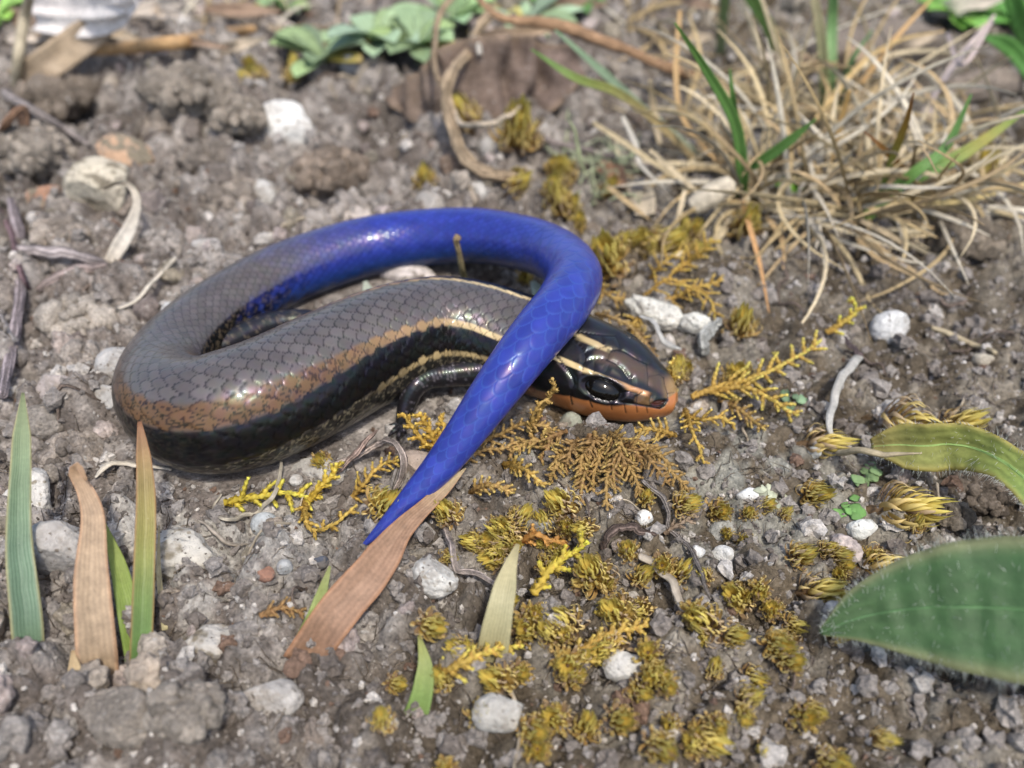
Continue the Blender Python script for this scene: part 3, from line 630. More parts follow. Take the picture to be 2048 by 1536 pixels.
# loose crumbs big enough to tell apart: one object each, twelve shapes
def visible_spot(r, ylo=24, yhi=160):
    while True:
        y = r.uniform(ylo, yhi); x = r.uniform(-.62, .62)*(y*CP+CAMZ*SP)
        return x, y
cm = []
for k in range(12):
    V, F = rock_shape(3, 300+k, 5, .34); m = MB(); r = np.random.default_rng(k); m.add(V*np.array([1, .85, .75]), None, F, (soil_tint(r)*(1.25 if k % 4 == 0 else 1))*(1+(fbm(V*2+k, 3, k)-.5)[:, None]*.6)); cm.append(m.mesh('soil_crumb', M['crumb'], np.zeros(3)))
r = np.random.default_rng(12); n = 0
sk2 = SP_P[::12]; skr = SA[::12]
def clear_of_skink(x, y, rad, pad=.2): return ((np.hypot(sk2[:, 0]-x, sk2[:, 1]-y)-skr-rad-pad) > -np.maximum(0, (sk2[:, 2]-skr-1.5))).all()
# the grit between them: nobody could count it
def grit(name, label, count, sub, lo, hi, seed):
    r = np.random.default_rng(seed); V0, F0 = ico(sub); nv = len(V0)
    y = r.uniform(23, 165, count*2); x = r.uniform(-.63, .63, count*2)*(y*CP+CAMZ*SP)
    keep = r.random(count*2) > zone(x, y)*.25; x, y = x[keep][:count], y[keep][:count]
    rad = lo*(hi/lo)**(r.random(len(x))**2.2)
    d = np.full(len(x), 99.0)
    for bl in np.array_split(np.arange(len(sk2)), 6): d = np.minimum(d, (np.hypot(x[:, None]-sk2[bl, 0], y[:, None]-sk2[bl, 1])-skr[bl]*.75+np.maximum(0, sk2[bl, 2]-skr[bl]-1)*3).min(1))
    ok = d > rad; x, y, rad = x[ok], y[ok], rad[ok]; n = len(x)
    q = norm(r.normal(size=(n, 3, 3))); sc = r.uniform(.6, 1.15, (n, 1, 3))
    ax1 = q[:, 0]; ax2 = norm(np.cross(ax1, q[:, 1])); ax3 = np.cross(ax1, ax2); Rm = np.stack([ax1, ax2, ax3], 1)
    V = (V0[None]*sc*(1+r.normal(size=(n, nv, 1))*.25))@Rm*rad[:, None, None]
    V = V+np.stack([x, y, hgt(x, y)+rad*.3], 1)[:, None]
    t = r.random((n, 1)); col = mix(np.array([.15, .126, .106]), np.array([.33, .30, .27]), t); col = np.where(r.random((n, 1)) < .14, np.array([.52, .48, .43])*r.uniform(.8, 1.15, (n, 1)), col); col = np.where(r.random((n, 1)) < .025, np.array([.19, .125, .09]), col)
    F = (F0[None]+(np.arange(n)*nv)[:, None, None]).reshape(-1, 3); m = MB(); m.add(V.reshape(-1, 3), None, F, np.repeat(col, nv, 0))
    tag(m.build(name, M['crumb'], origin=(0, 0, 0), smooth=False), label, 'grit', kind='stuff')
grit('soil_grit', 'coarse grey brown grit covering the ground', 8500, 1, .22, .95, 51)
grit('fine_grit', 'fine grains of soil scattered between the stones', 26000, 0, .12, .36, 52)

# ------------------------------------------------------------------ landmarks, for telling look-alikes apart by what they lie beside
LAND = [('the white notched stone', 582, 262), ('the cream mottled stone', 212, 385), ('the big rough clod', 78, 312), ('the big brown clod', 655, 350), ('the tall crumbly clod', 385, 190), ('the bend of the body', 250, 800), ('the short grey twigs', 130, 540), ('the broad pitted clod', 165, 640),
 ('the tan folded blade', 185, 1080), ('the mottled rock', 372, 1115), ('the round bluish pebble', 531, 1048), ('the brown dry leaf', 760, 1120), ('the chalky specked stone', 868, 1150), ('the orange spotted pebble', 1287, 1036), ('the bright white pebble', 1496, 990), ('the black specked pebble', 1445, 1113), ('the white crusty stone', 1722, 1060),
 ('the white and grey stone', 1780, 656), ('the cocoon', 1330, 630), ('the gnarled root', 915, 250), ('the crumpled dead leaf', 1010, 150), ('the tan stick', 330, 80), ('the rosette leaves', 740, 110), ('the green forking shoot', 1484, 380), ('the rust spotted shoot', 1740, 420), ('the thready lichen', 1185, 340), ('the large green leaf', 1800, 1180),
 ('the hooked stalk', 1690, 790), ('the snout', 1350, 810), ('the forefoot', 810, 850), ('the arched tail', 850, 440), ('the bend of the tail', 1190, 540), ('the moss fan', 1220, 950), ('the front grey stone', 540, 1400), ('the front whitish stone', 1250, 1330), ('the front brownish stone', 250, 1430), ('the front mossy stone', 1000, 1420), ('the back brown stones', 1800, 120), ('the bent dark twig', 1260, 1060), ('the straw stem on the crust', 1930, 680), ('the twisted leaf', 1850, 880)]
LPOS = np.array([G(a, b, 0)[:2] for _, a, b in LAND])
def beside(x, y): return LAND[int(np.argmin(np.hypot(LPOS[:, 0]-x, LPOS[:, 1]-y)))][0]
r = np.random.default_rng(12); n = 0
while n < 290:
    x, y = visible_spot(r); rad = r.uniform(.55, 1.0)*(1.0 if r.random() < .7 else 1.7)*(1+max(0, y-70)/160)
    if r.random() < float(zone(np.array([x]), np.array([y]))[0])*.82 or not clear_of_skink(x, y, rad): continue
    z = float(hgt(x, y)[0]); o = bpy.data.objects.new('soil_crumb', cm[n % 12]); COL.objects.link(o)
    o.location = np.array([x, y, z+rad*.25])*MM; o.scale = (rad,)*3; o.rotation_euler = (r.uniform(0, 6), r.uniform(0, 6), r.uniform(0, 6))
    tag(o, ('large' if rad > 1.25 else 'small')+(' pale' if n % 12 % 4 == 0 else ' brown')+' crumb of dry soil beside '+beside(x, y), 'soil crumb', 'loose crumbs of dry soil'); n += 1
# ------------------------------------------------------------------ strands, blades and leaves
def D_(px, py, dep): return np.array([0, 0, CAMZ])+ray(px, py)*dep
def pts3(pts):
    """(px, py, lift over the soil) or (px, py, 'z', height) or (px, py, 'd', distance from the lens)"""
    return np.array([P(*q) if len(q) == 3 else (G(q[0], q[1], q[3]) if q[2] == 'z' else D_(q[0], q[1], q[3])) for q in pts])
def wob(Pp, amp, seed):
    k = np.linspace(0, len(Pp)*.22, len(Pp)); q = np.stack([k, 0*k+seed*1.7, 0*k], 1)
    return Pp+np.stack([vnoise(q, seed)-.5, vnoise(q, seed+1)-.5, vnoise(q, seed+2)-.5], 1)*amp*2
def strand(mb, pts, wpx, col, n=26, sides=7, flat=1.0, wig=.15, seed=1, col2=None, knobs=0.0, pts_are_3d=False):
    Q = np.asarray(pts, float) if pts_are_3d else pts3(pts)
    wp = np.atleast_1d(np.asarray(wpx, float)); wp = np.interp(np.linspace(0, 1, len(Q)), np.linspace(0, 1, len(wp)), wp)
    s = depth(Q)/FPX; Rr, _ = resample(Q, n, (wp*s/2)[:, None]); path = wob(Rr[:, :3], wig, seed); rad = Rr[:, 3]
    if knobs: rad = rad*(1+knobs*(vnoise(np.stack([np.arange(n)*.6, np.full(n, seed*1.), np.zeros(n)], 1), seed)-.4))
    C = np.array(col)*np.ones((n, 1)) if col2 is None else mix(np.array(col)*np.ones((n, 1)), np.array(col2), np.linspace(0, 1, n)[:, None])
    C = C*(.8+.4*vnoise(np.stack([np.arange(n)*.5, np.full(n, seed*2.), np.zeros(n)], 1), seed+3))[:, None]
    tube(mb, path, np.maximum(rad, .02), sides, C, flat=flat); return path
def blade(mb, pts, wpx, cols, fold=.35, thick=.12, n=44, m=9, face=None, twist=(0, 0), wave=0.0, seed=1, edge=None, curl=0.0, hole=None):
    """grass blade or leaf: width along the path in photo pixels, folded along the midrib, with real thickness"""
    Q = pts3(pts) if isinstance(pts[0], tuple) else np.asarray(pts, float)
    wp = np.interp(np.linspace(0, 1, n), np.linspace(0, 1, len(wpx)), np.asarray(wpx, float))
    Rr, _ = resample(Q, n); path = Rr[:, :3]; T_ = norm(np.gradient(path, axis=0)); hw = np.maximum(wp*depth(path)/FPX/2, .03)
    f = np.array([0, 0, CAMZ])-path if face is None else np.broadcast_to(np.asarray(face, float), path.shape)
    N_ = norm(f-T_*(f*T_).sum(1, keepdims=True)); B_ = np.cross(T_, N_)
    tw = np.interp(np.linspace(0, 1, n), np.linspace(0, 1, len(twist)), np.radians(twist)); c, s = np.cos(tw)[:, None], np.sin(tw)[:, None]
    N2 = N_*c+B_*s; B2 = B_*c-N_*s
    u = np.linspace(-1, 1, m); up = fold*np.abs(u)-fold*.4+curl*u*u
    wv = wave*(vnoise(np.stack([np.repeat(np.arange(n)*.25, m), np.tile(u*1.2, n)+seed, np.full(n*m, seed*1.)], 1), seed)-.5).reshape(n, m)
    top = path[:, None]+hw[:, None, None]*(u[None, :, None]*B2[:, None]+(up[None]+wv)[..., None]*N2[:, None])
    th = thick*(1-.8*np.abs(u)**4)
    bot = top-th[None, :, None]*N2[:, None]
    tt = np.linspace(0, 1, n); cols = [np.asarray(q, float) for q in cols]
    cc = np.stack([np.interp(tt, np.linspace(0, 1, len(cols)), [q[k] for q in cols]) for k in range(3)], 1)
    Cg = cc[:, None]*np.ones((1, m, 1))
    if edge is not None: Cg = mix(Cg, np.asarray(edge), (ss(.72, 1.0, np.abs(u))*.8)[None, :, None])
    Vv = np.concatenate([top, bot], 1).reshape(-1, 3); C2 = np.concatenate([Cg, Cg*.9], 1).reshape(-1, 3)
    U = np.stack([np.tile(np.r_[(u+1)/2, (u+1)/2], n), np.repeat(tt, 2*m)], 1)
    k = 2*m; F = []
    i = np.arange(n-1)[:, None]*k; j = np.arange(m-1)[None]
    F.append(np.stack([i+j, i+j+1, i+k+j+1, i+k+j], -1).reshape(-1, 4)); F.append(np.stack([i+m+j, i+k+m+j, i+k+m+j+1, i+m+j+1], -1).reshape(-1, 4))
    i = np.arange(n-1)*k; F.append(np.stack([i, i+k, i+k+m, i+m], -1)); F.append(np.stack([i+m-1, i+2*m-1, i+k+2*m-1, i+k+m-1], -1))
    jj = np.arange(m-1); F.append(np.stack([jj, jj+m, jj+m+1, jj+1], -1)); e0 = (n-1)*k; F.append(np.stack([e0+jj, e0+jj+1, e0+jj+m+1, e0+jj+m], -1))
    mb.add(Vv, np.vstack(F), None, C2.clip(0, 1), U); return path, hw, N2, B2, top[:, m//2]
def one_blade(name, label, cat, pts, wpx, cols, mat='blade', group=None, **kw):
    m = MB()
    if name == 'grass_blade':
        t = thing('grass_shoot', label, cat, pts3(pts)[0], group); blade(m, pts, wpx, cols, **kw); m.build('blade', M[mat], t); return t
    blade(m, pts, wpx, cols, **kw); return tag(m.build(name, M[mat]), label, cat, group)
def one_strand(name, label, cat, pts, wpx, col, mat='twig', group=None, **kw):
    m = MB(); strand(m, pts, wpx, col, **kw); return tag(m.build(name, M[mat]), label, cat, group)

# foreground grass blades
bg_, sage, tan, gold = (.165, .27, .13), (.145, .225, .14), (.36, .265, .165), (.42, .38, .10)
b1 = one_blade('grass_blade', 'upright bluish green grass blade with a pale margin', 'grass blade', [(66, 1420, 'd', 60), (54, 1250, 'd', 59.2), (38, 1080, 'd', 60), (42, 920, 'd', 61), (46, 785, 'd', 62)], (44, 56, 58, 54, 46, 40, 34, 5), (sage, sage, sage, (.185, .255, .14), (.24, .275, .14)), fold=.42, wave=.12, seed=15, edge=(.42, .36, .18))
b2 = one_blade('grass_blade', 'tan withered grass blade with its tip folded over', 'grass blade', [(205, 1440, 'd', 60), (192, 1290, 'd', 58.6), (183, 1150, 'd', 59), (186, 1040, 'd', 60), (172, 985, 'd', 60.3), (148, 945, 'd', 60), (156, 932, 'd', 59.4), (172, 960, 'd', 59)], (50, 74, 76, 72, 66, 52, 40, 22, 6), (tan, (.34, .25, .16), (.38, .275, .175), (.35, .245, .155), (.33, .21, .12)), fold=.28, edge=(.44, .25, .14), wave=.10, seed=3, mat='straw')
b3 = one_blade('grass_blade', 'narrow green blade yellowing to a reddish tip', 'grass blade', [(274, 1430, 'd', 60), (282, 1300, 'd', 59.4), (288, 1150, 'd', 60), (292, 1010, 'd', 61.3), (288, 925, 'd', 62), (279, 843, 'd', 62.6)], (26, 40, 42, 42, 41, 40, 36, 28, 8), ((.10, .20, .065), (.115, .22, .065), (.17, .24, .07), (.29, .27, .08), (.32, .24, .095), (.34, .17, .095)), fold=.55, edge=(.33, .16, .07), wave=.08, seed=14)
b4 = one_blade('grass_blade', 'green blade leaning behind the tan withered one', 'grass blade', [(300, 1400, 'd', 61), (262, 1240, 'd', 60.5), (236, 1130, 'd', 61.5), (205, 1040, 'd', 62.3)], (60, 54, 44, 30, 6), ((.20, .29, .07), (.23, .32, .07), (.30, .34, .08)), fold=.4)
lf = one_blade('dry_leaf', 'brown dry leaf lying under the tip of the blue tail', 'dry leaf', [(600, 1330, 'z', -.5), (680, 1218, 'z', 2.4), (735, 1155, 'z', 3.2), (768, 1110, 'z', 3.4), (803, 1060, 'z', 3.4), (858, 1006, 'z', 3.5), (932, 936, 'z', 4.2)], (76, 82, 84, 80, 70, 46, 32, 26, 3), ((.26, .155, .095), (.29, .175, .11), (.31, .19, .12), (.29, .18, .11), (.42, .33, .19)), fold=.42, wave=.30, thick=.10, seed=5, edge=(.36, .18, .09), mat='straw')
one_blade('grass_blade', 'pale straw coloured blade tip beside the yellow moss sprig', 'grass blade', [(980, 1330, 'd', 61), (1000, 1220, 'd', 59.5), (1018, 1140, 'd', 60.5), (1036, 1088, 'd', 61)], (66, 60, 46, 8), ((.42, .38, .20), (.46, .42, .24), (.44, .38, .20)), fold=.3)
one_blade('grass_blade', 'short light green blade tip beside the brown dry leaf', 'grass blade', [(600, 1300, 'd', 62), (630, 1230, 'd', 60), (650, 1165, 'd', 61), (660, 1132, 'd', 61.3)], (40, 36, 26, 5), ((.26, .34, .10), (.32, .40, .12), (.34, .36, .14)), fold=.4)
one_blade('grass_blade', 'thin straw blade rising beside the mottled rock', 'grass blade', [(330, 1260, .5), (318, 1150, 2), (318, 1050, 4)], (12, 10, 3), ((.46, .40, .22), (.40, .32, .18)), fold=.3, mat='straw')
one_blade('grass_blade', 'low green blade in front of the chalky stone', 'grass blade', [(800, 1480, 'd', 59.5), (835, 1420, 'd', 58), (850, 1340, 'd', 58), (838, 1270, 'd', 59)], (54, 50, 38, 5), ((.17, .28, .08), (.22, .32, .09), (.36, .36, .12)), fold=.4)
one_blade('grass_blade', 'broad straw blade in front of the white pitted stone', 'grass blade', [(100, 1500, 'd', 58.5), (135, 1440, 'd', 57.5), (150, 1380, 'd', 57), (146, 1300, 'd', 58)], (64, 60, 44, 6), ((.48, .37, .20), (.50, .40, .22), (.42, .30, .16)), fold=.3, mat='straw')
# broad hairy leaves on the right
def hairs(parent, path, hw, N2, B2, count, seed, ln=.55, both=True):
    r = np.random.default_rng(seed); m = MB(); n = len(path)
    for _ in range(count):
        i = r.integers(1, n-1); u = r.choice([-1, 1])*r.uniform(.96, 1.0) if r.random() < .6 else r.uniform(-.95, .95)
        b0 = path[i]+hw[i]*u*B2[i]+N2[i]*hw[i]*(.35*abs(u)*.4); dr = N2[i]*.7+B2[i]*u*.8+r.normal(size=3)*.3; L_ = ln*r.uniform(.5, 1.2)
        tube(m, np.array([b0, b0+dr*L_*.5, b0+dr*L_]), [.016, .012, .004], 3, (.72, .75, .66), cap=False)
    m.build('leaf_hairs', M['straw'], parent)['kind'] = 'stuff'
def broad_leaf(label, pts, wpx, cols, seed, hair=200, **kw):
    base = pts3(pts)[0]; t = thing('broad_leaf', label, 'leaf', base)
    m = MB(); pa, hw, N2, B2, mid = blade(m, pts, wpx, cols, seed=seed, **kw); m.build('leaf_blade', M['leaf'], t)
    m = MB(); rib = mid-N2*.08; tube(m, rib, np.interp(np.linspace(0, 1, len(pa)), [0, 1], [.22, .09]), 8, np.asarray(cols[0])*2.0+.02); m.build('midrib', M['leaf'], t)
    hairs(t, pa, hw, N2, B2, hair, seed); return t
broad_leaf('twisted yellow green hairy leaf lying on the bare crust', [(2160, 1080, 'z', 6.0), (2085, 990, 'z', 6.0), (2010, 925, 'z', 5.6), (1930, 893, 'z', 4.4), (1850, 893, 'z', 3.2), (1790, 890, 'z', 2.2), (1742, 893, 'z', 1.2)], (120, 110, 84, 74, 92, 104, 92, 30), ((.20, .30, .085), (.21, .31, .085), (.27, .33, .08), (.28, .31, .08), (.27, .28, .08), (.28, .23, .08)), 11, 420, fold=.30, twist=(35, 30, 18, -8, -22, -14, 0), wave=.16, m=13, n=70, edge=(.46, .36, .10), thick=.25)
broad_leaf('large green hairy leaf with pale lengthwise veins', [(2330, 1260, 'z', 9.5), (2180, 1235, 'z', 8.8), (2000, 1215, 'z', 7.6), (1850, 1215, 'z', 6.2), (1730, 1232, 'z', 4.6), (1640, 1265, 'z', 2.8)], (220, 285, 300, 285, 250, 190, 110, 10), ((.046, .105, .034), (.044, .102, .033), (.048, .105, .034), (.06, .11, .038)), 13, 700, fold=.16, curl=-.16, wave=.10, m=21, n=90, edge=(.24, .24, .12), thick=.30)
# withered bits, twigs, roots, sticks
one_strand('stick', 'tan stick lying across the back soil', 'stick', [(150, 100, 3.0), (250, 96, 3.5), (350, 85, 4.0), (440, 70, 4.0), (506, 58, 4.5)], (22, 26, 28, 26, 16), (.42, .26, .12), wig=.1, seed=2, n=36, sides=10, mat='straw')
one_blade('dry_leaf', 'pale grey strip of dead leaf leaning by the tan stick', 'dry leaf', [(28, 165, 2), (90, 130, 4), (160, 80, 6), (235, 25, 8)], (46, 60, 62, 44), ((.36, .27, .18), (.40, .31, .21), (.42, .33, .24)), fold=.2, wave=.3, mat='straw', seed=6)
one_blade('dry_leaf', 'bleached white curled dead leaf above the tan stick', 'dry leaf', [(70, 44, 6), (140, 52, 7), (210, 42, 8), (272, 6, 10)], (34, 48, 48, 16), ((.74, .70, .66), (.80, .76, .73), (.74, .69, .65)), fold=.5, wave=.4, mat='straw', seed=7)
one_blade('dry_leaf', 'second bleached dead leaf lying along the white curled one', 'dry leaf', [(60, 10, 8), (150, 16, 9), (240, 6, 10), (300, -30, 12)], (34, 46, 46, 20), ((.68, .63, .60), (.74, .70, .66), (.66, .60, .56)), fold=.5, wave=.4, mat='straw', seed=8)
one_strand('stalk', 'upright pale stalk at the left edge of the soil', 'stalk', [(30, 175, 1), (38, 110, 5), (48, 40, 9), (60, -20, 12)], (18, 22, 22, 18), (.42, .36, .25), mat='straw', seed=3)
one_strand('twig', 'grey twig slanting over the big rough clod', 'twig', [(8, 186, 3), (68, 222, 3.5), (137, 262, 2.5), (180, 290, 1)], (20, 18, 14, 8), (.26, .225, .205), seed=4, knobs=.3)
one_strand('bark_chip', 'curled brown bark chip at the foot of the grey twig', 'bark', [(5, 260, 2), (20, 238, 4), (42, 225, 5), (52, 262, 3)], (26, 34, 34, 18), (.25, .15, .095), seed=5, flat=.35)
one_strand('twig', 'short grey twig above another short twig', 'twig', [(38, 498, 1.6), (117, 507, 1.4), (165, 516, 1.1), (208, 526, .8)], (22, 25, 23, 15), (.29, .25, .235), seed=6, knobs=.25, n=30, sides=10)
one_strand('twig', 'short grey brown twig below another short twig', 'twig', [(76, 580, .6), (123, 551, 1.0), (164, 539, 1.0), (218, 537, .9)], (12, 24, 24, 20), (.25, .20, .18), seed=7, knobs=.25, n=30, sides=10)
one_strand('creeping_stem', 'long grey purple stem running towards the camera side of the soil', 'stem', [(20, 400, 1.5), (38, 480, 1.6), (42, 560, 1.4), (38, 614, 1.2), (28, 673, 1.2), (18, 728, 1.0), (6, 790, .8)], (16, 20, 22, 20, 22, 22, 18), (.28, .235, .235), seed=8, knobs=.3, n=50, sides=9)
one_strand('rootlet', 'thin fork leaving the long grey purple stem', 'root', [(2, 630, 1.0), (14, 660, 1.1), (28, 680, 1.1)], (8, 12, 12), (.36, .33, .31), seed=9)
one_strand('rootlet', 'purple side shoot of the long stem beside the pitted clod', 'root', [(0, 420, 1.2), (22, 470, 1.3), (42, 540, 1.2), (60, 580, .8)], (8, 12, 12, 6), (.22, .145, .15), seed=10)
one_blade('dry_grass_strip', 'curled white strip of dry grass over the mottled stone', 'dry grass', [(205, 378, 'z', 5.5), (235, 366, 'z', 6.6), (262, 374, 'z', 6.8), (274, 405, 'z', 5.6), (262, 450, 'z', 3.6), (240, 490, 'z', 2.2), (218, 526, 'z', 1.0)], (9, 11, 13, 16, 24, 30, 22), ((.36, .29, .20), (.46, .39, .29), (.54, .48, .39), (.58, .53, .45), (.52, .46, .37)), fold=.35, mat='straw', twist=(60, 40, 10, 0, 0))
one_strand('dry_straw', 'slim white bent straw beside the outer curve of the body', 'straw', [(350, 516, 2.0), (318, 548, 1.8), (292, 578, 1.5), (264, 608, 1.0), (232, 621, .5)], (12, 15, 14, 12, 8), (.62, .55, .44), mat='straw', seed=11, flat=.5)
# the gnarled root behind the tail
t = thing('gnarled_root', 'gnarled dry root with curling side branches rising from the soil', 'root', P(1000, 350))
def part(parent, name, mat, fn):
    m = MB(); fn(m); return m.build(name, M[mat], parent)
rc = (.34, .255, .165)
part(t, 'main_root', 'twig', lambda m: strand(m, [(1060, 357, .6), (992, 350, 1.0), (940, 326, 2.0), (910, 273, 4.2), (896, 205, 6.5), (898, 154, 7.6), (934, 106, 8.2), (951, 68, 8.6), (978, 34, 9.0)], (16, 24, 27, 26, 25, 22, 20, 18, 24), rc, seed=21, knobs=.35, n=60, sides=10))
part(t, 'side_root', 'twig', lambda m: strand(m, [(893, 185, 7.0), (870, 140, 7.8), (872, 68, 8.6), (884, 20, 9.2), (908, -8, 9.6)], (11, 12, 13, 14, 12), rc, seed=22, n=36))
part(t, 'side_root', 'twig', lambda m: strand(m, [(912, 218, 6.0), (924, 248, 6.2), (975, 249, 6.4), (1018, 232, 6.6), (1044, 208, 6.8)], (9, 12, 12, 11, 8), (.46, .38, .28), seed=23, n=30))
part(t, 'side_root', 'twig', lambda m: strand(m, [(945, 70, 8.6), (956, 92, 8.2), (960, 110, 7.6)], (12, 13, 12), (.44, .40, .34), seed=24, n=16))
part(t, 'side_root', 'twig', lambda m: strand(m, [(936, 330, 1.8), (938, 372, 1.2), (950, 402, .9), (944, 418, .5)], (10, 12, 12, 8), (.46, .38, .29), seed=25, n=20))
one_strand('stick', 'long brown stick slanting behind the green shoots', 'stick', [(950, -12, 8), (1000, 34, 7.5), (1080, 46, 7), (1145, 58, 6.5), (1197, 79, 6), (1282, 113, 5), (1350, 140, 4), (1400, 152, 3)], (14, 18, 22, 26, 24, 22, 22, 14), (.30, .185, .105), seed=26, knobs=.3, n=60, sides=9)
one_blade('dead_leaf', 'crumpled dark brown dead leaf behind the gnarled root', 'dead leaf', [(770, 190, 1.5), (850, 196, 3), (930, 165, 4.5), (1010, 155, 5.0), (1090, 150, 4.5), (1160, 120, 3)], (20, 90, 150, 165, 150, 60), ((.25, .18, .13), (.20, .15, .115), (.19, .14, .11), (.175, .13, .105), (.19, .14, .115)), fold=.12, wave=1.05, seed=31, m=25, n=70, thick=.2, mat='crumb', edge=(.26, .19, .13))
one_blade('dead_leaf', 'small reddish brown flake on the moss behind the head', 'dead leaf', [(1195, 330, 1), (1225, 345, 1.6), (1250, 372, 1)], (20, 46, 12), ((.30, .17, .10), (.34, .20, .12)), fold=.2, wave=.4, seed=33, mat='straw')
one_blade('dead_leaf', 'cream papery flake beside the pale lichen', 'dead leaf', [(1262, 360, 1.0), (1285, 395, 1.4), (1290, 430, .8)], (26, 52, 40), ((.46, .38, .26), (.50, .42, .30)), fold=.2, wave=.4, seed=34, mat='straw')
one_strand('stem_chip', 'thick cream piece of broken stem at the base of the grass', 'stem', [(1384, 414, 3.2), (1410, 397, 4.2), (1440, 380, 5.0), (1464, 368, 5.4)], (36, 46, 46, 38), (.56, .49, .37), mat='straw', seed=35, sides=14, wig=.05)
one_strand('twig', 'thin dark twig lying behind the moss cushion', 'twig', [(1065, 262, 2), (1110, 285, 1.8), (1180, 300, 1.5), (1260, 318, 1.3), (1340, 340, 1.0)], (10, 11, 10, 9, 6), (.24, .20, .18), seed=36)
one_strand('dry_stalk', 'speckled grey stalk curving like a hook on the crust', 'stalk', [(1720, 715, 1.0), (1690, 750, 2.0), (1668, 800, 2.4), (1656, 850, 1.8), (1664, 880, .6)], (20, 19, 17, 14, 6), (.46, .44, .39), mat='straw', seed=37, flat=.5, n=40)
one_strand('twig', 'dark curled tip at the top of the hooked stalk', 'twig', [(1722, 715, 1.0), (1700, 690, 1.5), (1688, 672, 1.6)], (12, 10, 4), (.13, .10, .10), seed=38)
one_strand('dry_stalk', 'straw coloured pointed stalk lying over the yellow green leaf', 'stalk', [(1682, 905, .8), (1720, 902, 'z', 2.4), (1775, 908, 'z', 3.4), (1842, 906, 'z', 4.6)], (22, 22, 18, 4), (.46, .38, .24), mat='straw', seed=39, flat=.6, n=36)
one_strand('twig', 'bent dark purple twig arching between the moss shoots', 'twig', [(1205, 1100, .4), (1215, 1070, 1.6), (1245, 1054, 2.0), (1280, 1058, 1.6), (1312, 1070, .8)], (12, 17, 15, 15, 7), (.13, .095, .078), seed=40, knobs=.5, n=40, sides=10, flat=.6)
one_strand('dry_straw', 'grey flat straw slanting among the front moss', 'straw', [(1280, 1112, 1.6), (1310, 1130, 1.8), (1345, 1165, 1.2), (1375, 1230, .6)], (18, 22, 22, 16), (.40, .345, .27), mat='straw', seed=41, flat=.4)
one_strand('rootlet', 'long thin dark rootlet winding down between the white pebbles', 'root', [(1285, 960, 1.2), (1320, 990, 1.2), (1335, 1030, 1.0), (1340, 1060, .8), (1375, 1090, .8), (1400, 1140, .5), (1420, 1200, .3)], (8, 12, 10, 10, 10, 9, 6), (.20, .175, .155), seed=42, n=50, knobs=.3)
one_strand('rootlet', 'grey rootlet beside the base of the brown dry leaf', 'root', [(872, 1022, 1.2), (890, 1055, 1.2), (908, 1105, 1.0), (920, 1140, .8), (960, 1150, 1.0), (1000, 1185, .5)], (10, 12, 14, 12, 11, 8), (.34, .285, .25), seed=43, n=44, knobs=.3)
one_strand('rootlet', 'looping pale rootlet beside the foreleg', 'root', [(640, 940, 1.0), (700, 915, 1.4), (752, 890, 2.2), (785, 885, 2.4), (806, 915, 2.0), (800, 955, 1.2), (785, 990, .5)], (7, 12, 14, 13, 14, 14, 8), (.36, .295, .25), seed=44, n=60, knobs=.3)
one_strand('rootlet', 'frayed brown rootlet crossing over the looping one', 'root', [(672, 950, .9), (715, 905, 2.0), (735, 880, 2.6), (754, 860, 3.0)], (8, 13, 12, 4), (.29, .21, .17), seed=45, n=30, knobs=.3)
one_strand('dry_straw', 'frayed white straw poking out under the body', 'straw', [(190, 958, .5), (214, 935, 1.0), (250, 928, 1.2), (290, 932, .8), (340, 940, .4)], (6, 14, 16, 14, 8), (.56, .50, .40), mat='straw', seed=46, flat=.5, n=34)
one_strand('dry_straw', 'looped thin straw around the round bluish pebble', 'straw', [(560, 915, 1.2), (556, 960, 1.4), (545, 1000, 1.6), (500, 1030, 1.0), (450, 1038, .8), (428, 1015, .6), (440, 990, .4)], (5, 9, 11, 10, 8, 7, 5), (.44, .39, .30), mat='straw', seed=47, flat=.6, n=60)
one_strand('dry_straw', 'thin weathered straw on the mottled rock', 'straw', [(395, 1040, 1.0), (430, 1065, 1.2), (455, 1085, 1.0), (500, 1092, .5)], (5, 9, 9, 4), (.36, .31, .25), mat='straw', seed=48, n=30)
one_strand('twig', 'upright green stalk with a brown tip in front of the arched tail', 'stalk', [(930, 562, .3), (925, 540, 'z', 4.0), (918, 505, 'z', 6.5), (912, 480, 'z', 8.0), (915, 474, 'z', 8.4)], (12, 13, 12, 14, 17), (.30, .31, .15), col2=(.28, .20, .11), seed=49, n=24, wig=.06)
one_strand('twig', 'frayed grey twig fragment beside the white cocoon', 'twig', [(1412, 705, .6), (1408, 680, 1.6), (1425, 655, 2.2), (1440, 640, 2.4)], (18, 22, 20, 10), (.36, .36, .33), seed=50, knobs=.7, n=30)
one_strand('dry_straw', 'thin grey straw drooping from the white cocoon', 'straw', [(1282, 632, 'z', 3.0), (1305, 640, 'z', 3.4), (1318, 668, 'z', 2.8), (1340, 690, 'z', 2.0), (1362, 698, 'z', 1.4)], (8, 11, 11, 13, 5), (.44, .43, .40), mat='straw', seed=51, n=34, flat=.5)
one_strand('dry_straw', 'straw coloured stem lying on the bare crust', 'straw', [(1865, 652, .6), (1910, 672, .7), (1950, 690, .6), (1990, 706, .4)], (10, 13, 12, 9), (.40, .33, .21), mat='straw', seed=52, n=26)
